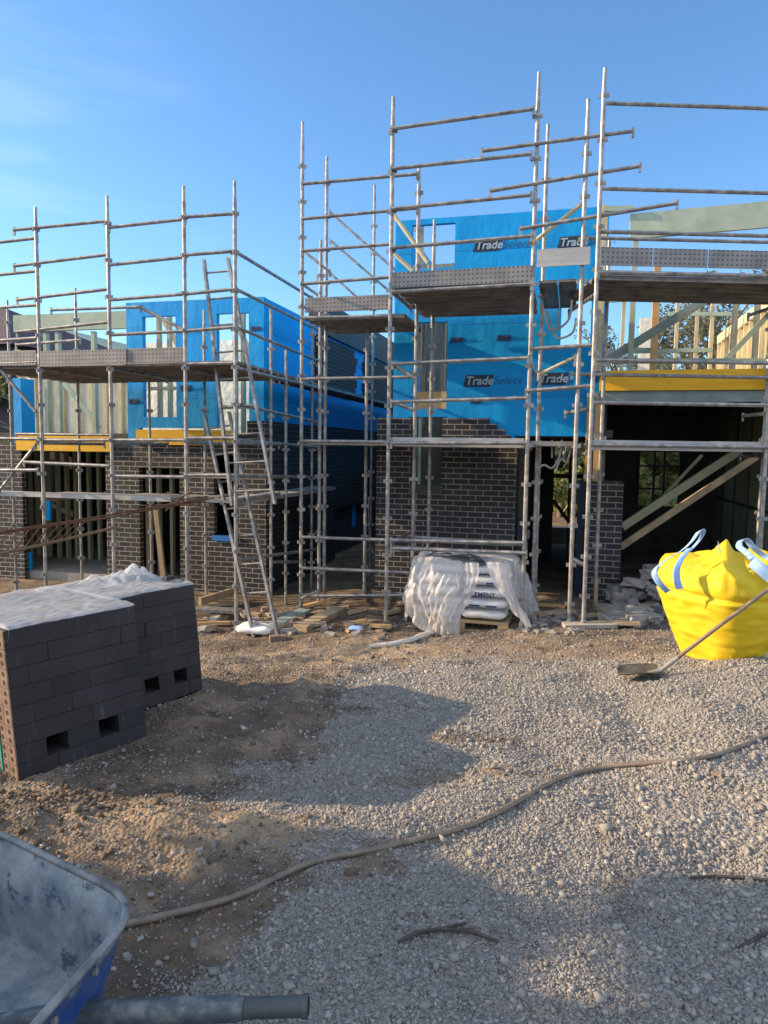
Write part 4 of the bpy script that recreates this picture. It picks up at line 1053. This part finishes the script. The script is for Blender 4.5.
# ------------------------------------------------------------------ reinforcing cage
c0, c1 = at(-60, 541, 6.9), at(205, 500, 9.25)
rc = thing('rebar_cage', 'rusty reinforcing bar cage reaching across to the left scaffold', 'rebar', V((c0.x, c0.y, 0)))
d0, d1 = at(-60, 566, 6.9), at(118, 526, 8.4)
for i in range(5):
    j = V((random.uniform(-.02, .02), .07*i-.1, .012*math.sin(i*2.1)))
    e = c1+V((random.uniform(-.2, .1), .05*i, random.uniform(-.05, .03)))
    m_ = c0.lerp(c1, .55)+j+V((0, 0, -.012*i))
    MB().tube([c0+j, m_, e+j*.3], .0085, 6).build('rod', RUST, rc)
for i in range(3): j = V((0, .10*i-.1, -.01*i)); MB().tube([d0+j, d0.lerp(d1, .5)+j+V((0, 0, -.01)), d1+j], .0085, 6).build('rod', noisy('lit rusty bar %d' % i, (.12, .075, .05), (.26, .18, .12), 20, .8), rc)  # lower bars in a paler rust, sunlight put into the colour
for i in range(4):
    a = c1+V((-.75+.08*i, -.3+.09*i, -.06-.03*i)); b = c1+V((.12-.1*i, .02*i, -.1+.07*i)); MB().tube([a, a.lerp(b, .5)+V((0, 0, .03)), b], .009, 6).build('rod', RUST, rc)
for i in range(12):
    t = .12+.7*i/12; a = c0.lerp(c1, t*.62); b = d0.lerp(d1, t*.86)
    MB().tube([a+V((0, -.1, 0)), b+V((0, -.1, 0)), b+V((0, .12, 0)), a+V((0, .18, 0)), a+V((0, -.1, 0))], .005, 6).build('stirrup', RUST, rc)

# ------------------------------------------------------------------ pallet of cement sacks under film
PP = on_ground(459, 632); PP.z = gz(PP.x, PP.y)+.01
pe, pn = F, D
pal = thing('timber_pallet', 'timber pallet under the plastic covered sacks', 'pallet', PP)
po = PP-F*.62
for i in range(7): MB().box_axes(po+D*(.01+i*.155)+V((0, 0, .115)), F*1.25, D*.10, V((0, 0, .022))).build('deck_board', TIMBERW, pal)
for i in range(3):
    for k in range(3): MB().box_axes(po+F*(.0+i*.56)+D*(.01+.44*k)+V((0, 0, .025)), F*.13, D*.10, V((0, 0, .088))).build('block', TIMBERO if i == 2 else TIMBERW, pal)
for k in range(3): MB().box_axes(po+D*(.01+.44*k), F*1.25, D*.10, V((0, 0, .023))).build('bottom_board', TIMBERW, pal)
def sack_mb(o, ax, ay, L, W, h, seed):
    def fn(a, b):
        th = 2*math.pi*a; ph = -math.pi/2+math.pi*b
        cx, cy = math.cos(th), math.sin(th); k = (abs(cx)**5+abs(cy)**5)**(-1/5); c = max(0, math.cos(ph))**.45
        z = math.copysign(abs(math.sin(ph))**.7, math.sin(ph))
        return o+ax*(cx*k*c*L/2)+ay*(cy*k*c*W/2)+V((0, 0, h/2+z*h/2*(1-.35*max(abs(cx*k), abs(cy*k))**6*c)+.008*noise.noise(V((cx*3, cy*3, seed)))))
    return MB().grid(fn, 40, 14, wrap=True)
lay = 5; sh = .15
lab = 'white cement sack stacked on the pallet under clear film'
for l in range(lay):
    for i in range(2):
        for j in range(2):
            c = po+F*(.32+.61*i+random.uniform(-.02, .02))+D*(.28+.50*j+random.uniform(-.02, .02))+V((0, 0, .14+l*sh))
            if l == lay-1 and i == 0 and j == 1: continue
            s = sack_mb(c, F, D, .60, .46, sh, l*4+i*2+j).build('cement_sack', SACK, None, smooth=True, loc=c)
            if l in (2, 3, 1) and i == 1 and j == 0:
                tag(s, ['', 'low white cement sack with dark blue print at the front right of the pallet', 'white cement sack with dark blue printed word, third layer at the pallet front', 'white cement sack with small dark blue print, fourth layer at the pallet front'][l], 'cement sack', 'cement sacks on the pallet')
                pr2 = MB()
                if l == 2:
                    cu = bpy.data.curves.new('print', 'FONT'); cu.body = 'CEMENT'; cu.size = .085; cu.offset = .001
                    t = bpy.data.objects.new('tmp', cu); COL.objects.link(t); bpy.context.view_layer.update()
                    me = bpy.data.meshes.new_from_object(t.evaluated_get(bpy.context.evaluated_depsgraph_get())); bpy.data.objects.remove(t)
                    me.materials.clear(); me.materials.append(INKB)
                    M = Matrix(((F.x, 0, -D.x, 0), (F.y, 0, -D.y, 0), (0, 1, 0, 0), (0, 0, 0, 1)))
                    me.transform(Matrix.Translation(-F*.19-D*.240+V((0, 0, .03))) @ M); link('print', me, s)
                else:
                    for a in (-.2, .02): MB().box_axes(c+F*a-D*.236+V((0, 0, .045)), F*(.14 if l == 1 else .1), D*.004, V((0, 0, .022))).build('print', INKB, s)
            else: tag(s, lab, 'cement sack', 'covered cement sacks on the pallet')
# draped film: two crumpled lobes leaving the front right open
ctop = PP+F*.0+D*.52
def fn3(p, sc, sd): return V((noise.noise(V((p.x*sc, p.y*sc, p.z*sc+sd))), noise.noise(V((p.x*sc+9, p.y*sc, p.z*sc+sd))), noise.noise(V((p.x*sc, p.y*sc+9, p.z*sc+sd)))))
def drape(a0, a1, seed, flare, lean=0):
    top = .15+lay*sh+.05
    def fn(a, t):
        q = max(0, (t-.35)/.65)
        e0 = a0 if not lean else a0
        th = a0+(a1-a0)*a
        if lean > 0: th = th if a < .5 else th-(a-.5)*2*lean*q
        if lean < 0: th = th if a > .5 else th-(.5-a)*2*lean*q
        c, s = math.cos(th), math.sin(th); k = (abs(c)**4+abs(s)**4)**(-.25)
        if t < .35:
            r = t/.35; p = ctop+F*(c*k*r*.64)+D*(s*k*r*.54)+V((0, 0, top-.03*r*r))
        else:
            r = 1+.06*math.sin(q*3)+q*flare*(.5+.6*noise.noise(V((th*1.7, seed, 0))))
            p = ctop+F*(c*k*r*.66)+D*(s*k*r*.56)+V((0, 0, top-.03-(top-.035)*q**.9+.16*q*noise.noise(V((th*2.5, 3, seed)))))
        w = .35+.65*q
        p = p+fn3(p, 2.0, seed)*.14*w+fn3(p, 15, seed+8)*.010
        cr = abs(noise.noise(V((th*6+p.z*1.5, p.z*1.2, seed+2))))
        c2 = abs(noise.noise(V((th*11-p.z*2.5, p.z*2.0+th, seed+5)))); c3 = abs(noise.noise(V((th*22+p.z*5, p.z*4-th*3, seed+7))))
        p = p+(F*c+D*s)*((.09*(.5-cr)+.075*(.4-c2)+.035*(.4-c3))*w)+V((0, 0, .03*(.4-c2)))
        g = gz(p.x, p.y)+.012
        return V((p.x, p.y, max(p.z, g)))
    return fn
o = MB().grid(drape(R(95), R(291), 2, .30, .32), 220, 110).build('plastic_film', FILM2, None, smooth=True, loc=ctop); tag(o, 'clear plastic film hanging over the left half of the sack pallet', 'plastic sheet')
o = MB().grid(drape(R(-63), R(100), 5, .50, -.36), 190, 110).build('plastic_film', FILM2, None, smooth=True, loc=ctop); tag(o, 'clear plastic film flaring out at the right side of the sack pallet', 'plastic sheet')
# twisted tail of film on the ground
tp = [(452, 602), (446, 618), (432, 634), (410, 643), (388, 647), (372, 648)]
P = [at(tp[0][0], tp[0][1], PP.y-.12), at(tp[1][0], tp[1][1], PP.y-.16)]+[on_ground(*q)+V((0, 0, .03)) for q in tp[2:]]
def tail(a, t):
    x = t*(len(P)-1); i = min(int(x), len(P)-2); p = P[i].lerp(P[i+1], x-i); th = 2*math.pi*a
    r = (.08-.03*t)*(1+.35*math.sin(th*5+t*9))
    return p+V((math.cos(th)*r*.7, math.sin(th)*r*.3, abs(math.sin(th))*r*.55-.02))
o = MB().grid(tail, 30, 30, wrap=True).build('film_tail', FILM2, None, smooth=True, loc=P[2]); tag(o, 'twisted tail of plastic film trailing on the ground left of the sack pallet', 'plastic sheet')
# dark sheet across the top
def cap(a, b):
    p = po+F*(.15+.78*a)+D*(.02+.6*b)+V((0, 0, .15+lay*sh+.055+.03*noise.noise(V((a*5, b*5, 3)))-.12*max(0, a-.6)))
    return p
o = MB().grid(cap, 24, 20).build('plastic_sheet', noisy('dark grey sheet', (.05, .05, .06), (.11, .11, .125), 6, .5), None, smooth=True, loc=po+V((0, 0, 1)), solid=.004); tag(o, 'dark grey sheet draped over the top of the sack pallet', 'plastic sheet')

# ------------------------------------------------------------------ site debris
def onpad(px, py):
    p = on_ground(px, py); return V((p.x, p.y, gz(p.x, p.y)))
def plankg(x0, y0, x1, y1, w, h, m, label, lift=0):
    a, b = onpad(x0, y0)+V((0, 0, h/2+.005+lift)), onpad(x1, y1)+V((0, 0, h/2+.005+lift))
    o = MB().beam(a, b, w, h).build('timber_plank', m, None, loc=a, bevel=.004); return tag(o, label, 'plank')
plankg(196, 617, 240, 620, .2, .05, GALV, 'pale metal plank on the ground behind the rear brick pack', .1)
plankg(200, 612, 234, 601, .06, .12, TIMBERW, 'weathered plank propped behind the rear brick pack', .1)
plankg(273, 629, 305, 613, .2, .06, STEELG, 'grey green plank on the ground by the ladder foot')
plankg(300, 632, 340, 612, .22, .08, TIMBERW, 'weathered brown plank on the ground in the gap between the houses')
plankg(600, 618, 650, 612, .12, .12, TIMBERW, 'long weathered timber lying in front of the rubble heap')
plankg(563, 628, 615, 627, .2, .05, CONC, 'flat grey slab edging below the brick pier')
q = onpad(596, 612); a = MB().box_axes(q-V((.03, 0, .02)), (.045, 0, 0), (0, .04, 0), (0, 0, .48)).build('timber_stake', TIMBERW, None, loc=q); tag(a, 'short timber stake in the ground in front of the brick pier', 'stake')
q = onpad(270, 643); o = MB().box_axes(q, V((.20, .05, 0)), V((-.03, .1, 0)), V((0, 0, .08))).build('loose_brick', PACKEND, None, loc=q, bevel=.005); tag(o, 'single loose brick on the ground right of the ladder', 'brick')
q = onpad(257, 634); s = sack_mb(q, F, D, .52, .36, .16, 77).build('cement_sack', SACK, None, smooth=True, loc=q); tag(s, 'crumpled white sack lying at the ladder foot', 'cement sack')
m_ = MB(); 
for (a, b, c) in ((-.12, -.03, .12), (.05, .02, .1), (-.02, -.08, .08)): m_.box_axes(q+F*a+D*b+V((0, 0, .155)), F*c, D*.03, V((0, 0, .004)))
m_.build('print', BAGB, s)
q = onpad(356, 631); o = sack_mb(q, F, D, .18, .12, .07, 5).build('plastic_scrap', BAGB, None, smooth=True, loc=q); tag(o, 'small pale blue plastic scrap on the ground beside the film tail', 'scrap')
rb = random.Random(4)
def chunk(px, py, s, label, group, m=CONC, lift=0, nm='rubble_chunk', cat='rubble', flat=.5):
    q = onpad(px, py)+V((0, 0, lift)); bm = bmesh.new(); bmesh.ops.create_cube(bm, size=1)
    a = rb.uniform(0, 3)
    sx, sy, sz = s*rb.uniform(.7, 1.5), s*rb.uniform(.6, 1), s*rb.uniform(.8, 1.2)*flat
    bmesh.ops.subdivide_edges(bm, edges=bm.edges[:], cuts=1, use_grid_fill=True)
    for v in bm.verts:
        v.co += V((rb.uniform(-.1, .1), rb.uniform(-.1, .1), rb.uniform(-.1, .1))); v.co.x *= sx; v.co.y *= sy; v.co.z *= sz
    bm.transform(Matrix.Rotation(a, 4, 'Z') @ Matrix.Rotation(rb.uniform(-.3, .3), 4, 'X')); me = bpy.data.meshes.new(nm); bm.to_mesh(me); bm.free(); me.materials.append(m)
    o = link(nm, me, None, q+V((0, 0, sz*.35))); return tag(o, label, cat, group)
RUB = [noisy('grey broken concrete', (.16, .155, .15), (.30, .29, .28), 6, .9), noisy('broken mortar', (.20, .19, .18), (.34, .32, .30), 6, .9), noisy('broken tan brick', (.20, .14, .10), (.32, .24, .18), 6, .9)]
for k in range(70):
    px = rb.uniform(606, 672); py = rb.uniform(596, 626)
    chunk(px, py, rb.uniform(.10, .26), 'grey broken rubble chunk in the heap between the pier and the yellow bag', 'rubble chunks by the pier', RUB[2 if k % 9 == 0 else k % 2], lift=max(0, (626-py)/30*.02+rb.uniform(0, .45)*ss(604, 635, px)*(1 if py < 612 else .25)))
for k in range(40):
    px = rb.uniform(196, 300); py = rb.uniform(608, 634)
    chunk(px, py, rb.uniform(.06, .17), 'brown broken lump on the ground along the left scaffold feet', 'lumps along the left scaffold', RUB[2] if k % 2 else RUB[1])
for k in range(22):
    px = rb.uniform(310, 400); py = rb.uniform(624, 640)
    chunk(px, py, rb.uniform(.04, .11), 'small pale brick fragment on the ground left of the sack pallet', 'brick fragments near the gap', RUB[2] if k % 3 else RUB[0])
for k in range(34):
    px = rb.uniform(520, 575); py = rb.uniform(612, 634)
    chunk(px, py, rb.uniform(.04, .12), 'small grey fragment on the ground in front of the doorway', 'fragments before the doorway', RUB[k % 2])
offc = random.Random(9)
for k in range(15):
    px = offc.choice((offc.uniform(285, 395), offc.uniform(520, 600), offc.uniform(196, 250))); py = offc.uniform(606, 630); q = onpad(px, py); a = offc.uniform(-.5, .5); l = offc.uniform(.2, .6)
    d = V((math.cos(a), math.sin(a), 0))*l; t = q+V((0, 0, .03)); e = onpad(px, py)+d; e.z = gz(e.x, e.y)+.03+offc.uniform(0, .06)
    o = MB().beam(t, e, offc.choice((.09, .045)), .04).build('timber_offcut', (TIMBERW, TIMBERW, TIMBERO)[k % 3], None, loc=t); tag(o, 'short timber offcut lying loose on the ground at the foot of the brick walls', 'offcut', 'timber offcuts along the walls')
q = onpad(768, 655); q = at(765, 640, 5.9); o = MB().box_axes(V((q.x, q.y, gz(q.x, q.y)-.03)), (.06, .01, 0), (0, .04, 0), (0, 0, .30)).build('timber_stake', TIMBER, None, loc=q); tag(o, 'pale timber stake at the right edge in front of the yellow bag', 'stake')
q = onpad(668, 774-2); 
chunk(717, 775, .07, 'flat reddish brown clay piece on the gravel below the hose at right', None, RUB[2], nm='clay_piece', cat='rubble', flat=.25)

# ------------------------------------------------------------------ trees
def leaves(clumps, per, size, seed):
    r = np.random.default_rng(seed); P = []; T = []
    for (c, rad, tone) in clumps:
        n = int(per*rad**1.5); d = r.normal(size=(n, 3)); d /= np.linalg.norm(d, axis=1)[:, None]
        q = np.array(c)+d*(rad*r.uniform(.25, 1, n)**.5)[:, None]*np.array([1, 1, .75]); P.append(q); T.append(np.clip(tone+r.normal(0, .16, n), 0, 1))
    P = np.concatenate(P); T = np.concatenate(T); n = len(P)
    a = r.normal(size=(n, 3)); a /= np.linalg.norm(a, axis=1)[:, None]; b = np.cross(a, r.normal(size=(n, 3))); b /= np.linalg.norm(b, axis=1)[:, None]
    s = size*r.uniform(.6, 1.4, n)[:, None]
    vv = np.stack([P-a*s, P-b*s*.4, P+a*s, P+b*s*.4], 1).reshape(-1, 3)
    me = bpy.data.meshes.new('crown'); me.vertices.add(4*n); me.vertices.foreach_set('co', vv.reshape(-1).astype(np.float32))
    me.loops.add(4*n); me.loops.foreach_set('vertex_index', np.arange(4*n, dtype=np.int32)); me.polygons.add(n); me.polygons.foreach_set('loop_start', np.arange(0, 4*n, 4, dtype=np.int32))
    me.update(calc_edges=True); t = me.attributes.new('tone', 'FLOAT', 'POINT'); t.data.foreach_set('value', np.repeat(T, 4).astype(np.float32)); return me
def tree_meshes(h, cr, nl, seed, leafsize, lm, per=260, low=.35):
    r = random.Random(seed); mb = MB(); cl = []
    top = V((r.uniform(-.4, .4), r.uniform(-.4, .4), h*.8)); tr = h*.018+.03
    mb.tube([V((0, 0, -.1)), V((r.uniform(-.15, .15), 0, h*.3)), top*.7, top], [tr*1.3, tr, tr*.6, tr*.2], 9)
    for k in range(nl):
        z = h*r.uniform(low, .8); a = r.uniform(0, 6.28); L = cr*r.uniform(.45, 1)*(1-.35*abs(z/h-.55))
        s = V((0, 0, z*.85)); e = V((math.cos(a)*L, math.sin(a)*L, z+h*r.uniform(.04, .2))); m = s.lerp(e, .5)+V((0, 0, .08*h*r.random()))
        mb.tube([s, m, e], [tr*.4, tr*.25, tr*.08], 6)
        for q in range(3):
            cl.append((tuple(e.lerp(m, q*.4)+V((r.uniform(-1, 1), r.uniform(-1, 1), r.uniform(-.5, .6)))*cr*.16), cr*r.uniform(.16, .30), r.uniform(.2, .8)))
    cl.append(((top.x, top.y, h*.9), cr*.25, .6))
    t = mb.build('trunk', BARK, None, smooth=True); c = leaves(cl, per/(cr*.22)**1.5*1.2, leafsize, seed); c.materials.append(lm)
    tm = t.data; bpy.data.objects.remove(t); return tm, c
def tree(name, label, cat, loc, meshes, scale=1, rot=0, group=None):
    t = thing(name, label, cat, loc, group); t.rotation_euler.z = rot; t.scale = (scale,)*3
    link('trunk', meshes[0], t); link('crown', meshes[1], t); return t
gumA = tree_meshes(11, 3.6, 17, 3, .125, GUM, 62, .4); gumB = tree_meshes(11, 3.2, 15, 8, .125, GUM, 55, .45); shr = tree_meshes(3.6, 1.9, 18, 12, .10, BUSH, 260, .04)
def gp(px, d): r = ray(px, 450); p = CP+r*(d/r.y); return V((p.x, p.y, gz(p.x, p.y)))
for k, (px, d, ms, sc, rt, lab) in enumerate(((690, 40, gumA, .98, .3, 'tall gum tree with open crown behind the right upper framing'), (617, 46, gumB, .88, 1.2, 'thin gum tree seen left of the brown stud in the right upper framing'),
                                  (655, 52, gumA, .92, 2.2, 'distant grey green gum tree low behind the middle of the right framing'), (712, 37, gumB, 1.06, 3.5, 'dense gum tree beside the sunlit inner wall at upper right'),
                                  (-75, 34, gumB, 1.05, .8, 'sparse gum tree at the left edge above the neighbour roof'), (560, 55, gumA, .7, 4.1, 'gum tree beyond the open doorway'), (800, 42, gumA, .95, 5.1, 'gum tree beyond the right edge of the garage'))):
    tree('gum_tree', lab, 'tree', gp(px, d), ms, sc, rt)
for k, (px, d, sc, rt, lab) in enumerate(((563, 24, 1.0, 0, 'bright green shrub seen through the open doorway'), (583, 25, 1.05, 1, 'green shrub behind the timber post right of the doorway'), (645, 25, 1.0, 2, 'green shrub behind the left half of the garage window'), (670, 24.5, 1.05, 3, 'green shrub behind the right half of the garage window'),
                                  (2, 22, 1.08, 4, 'yellow green shrub at the left edge under the scaffold deck'), (-14, 21, 1.1, 5, 'green shrub beyond the left edge of the picture'), (620, 26, 1.1, 2.5, 'green shrub hidden behind the garage wall'), (545, 27, 1.2, .5, 'green shrub at the back left of the doorway'))):
    tree('shrub', lab, 'shrub', gp(px, d)-V((0, 0, .35)), shr, sc*1.35, rt)
# unseen trees added at left to cast shade over the foreground
gs = tree_meshes(4.6, 1.25, 16, 21, .09, GUM, 330, .3)
SHADE = ((-6.2, 2.62, 1.0, 0, 'unseen young gum tree left of the brick packs, added for shade'), (-7.6, 1.5, 1.1, 1.0, 'unseen young gum tree left of the wheelbarrow, added for shade'), (-9.2, 2.9, 1.25, 2.1, 'unseen taller gum tree behind the other two on the left, added for shade'))
for x, y, sc, rt, lab in SHADE: tree('gum_tree', lab, 'tree', V((x, y, gz(x, y))), gs, sc, rt)

# ------------------------------------------------------------------ light and sky
SUN_EL = 21.0; sdir = V((-.99, .125, 0)).normalized()      # horizontal direction towards the sun
sv_ = V((sdir.x*math.cos(R(SUN_EL)), sdir.y*math.cos(R(SUN_EL)), math.sin(R(SUN_EL))))
sl = bpy.data.lights.new('sun', 'SUN'); sl.energy = 4.2; sl.angle = R(.55); sl.color = (1, .72, .43)
so_ = bpy.data.objects.new('sun', sl); COL.objects.link(so_); so_.rotation_euler = (-sv_).to_track_quat('-Z', 'Y').to_euler(); so_.location = sv_*60
w = bpy.data.worlds.new('World'); S.world = w; w.use_nodes = True; nt = w.node_tree
sk = nt.nodes.new('ShaderNodeTexSky'); sk.sky_type = 'NISHITA'; sk.sun_disc = False; sk.sun_elevation = R(SUN_EL)
sk.sun_rotation = math.atan2(sdir.x, sdir.y); sk.air_density = 1.0; sk.dust_density = .6; sk.ozone_density = 2.0
bg = nt.nodes['Background']; bg.inputs[1].default_value = .13
# thin cirrus low on the left
tc = nt.nodes.new('ShaderNodeTexCoord'); mp = nt.nodes.new('ShaderNodeMapping'); mp.inputs['Scale'].default_value = (1.5, 1.5, 9); mp.inputs['Rotation'].default_value = (0, R(12), 0)
nt.links.new(tc.outputs['Generated'], mp.inputs[0]); cn = noi(nt, mp.outputs[0], 1.6, 7, .55)
dotn = N(nt, 'ShaderNodeVectorMath', operation='DOT_PRODUCT'); nt.links.new(tc.outputs['Generated'], dotn.inputs[0]); dotn.inputs[1].default_value = tuple(ray(10, 190))
f1_ = ramp(nt, dotn.outputs['Value'], [(.965, (0, 0, 0)), (.998, (1, 1, 1))]); f2_ = ramp(nt, cn, [(.45, (0, 0, 0)), (.75, (.35, .35, .35))])
f3 = mixc(nt, 1.0, f1_, f2_, 'MULTIPLY')
skc = mixc(nt, 1.0, sk.outputs[0], (.56, .78, .96), 'MULTIPLY')
skc = mixc(nt, f3, skc, (3.2, 3.9, 4.6))
# unseen bright cloud added behind the viewer to lift the ambient light
mp2 = nt.nodes.new('ShaderNodeMapping'); mp2.inputs['Scale'].default_value = (1.6, 1.6, 3.2); nt.links.new(tc.outputs['Generated'], mp2.inputs[0])
cl = ramp(nt, noi(nt, mp2.outputs[0], 1.7, 8, .58), [(.36, (0, 0, 0)), (.56, (1, 1, 1))])
dn2 = N(nt, 'ShaderNodeVectorMath', operation='DOT_PRODUCT'); nt.links.new(tc.outputs['Generated'], dn2.inputs[0]); dn2.inputs[1].default_value = (.10, -.86, .50)
back = ramp(nt, dn2.outputs['Value'], [(.02, (0, 0, 0)), (.30, (1, 1, 1))])
nt.links.new(mixc(nt, mixc(nt, 1.0, cl, back, 'MULTIPLY'), skc, (4.4, 4.75, 5.25)), bg.inputs[0])
S.view_settings.view_transform = 'Standard'; S.view_settings.look = 'None'; S.view_settings.gamma = 1; S.view_settings.exposure = 1.15
S.render.engine = 'CYCLES'; S.cycles.max_bounces = 8; S.cycles.transparent_max_bounces = 12
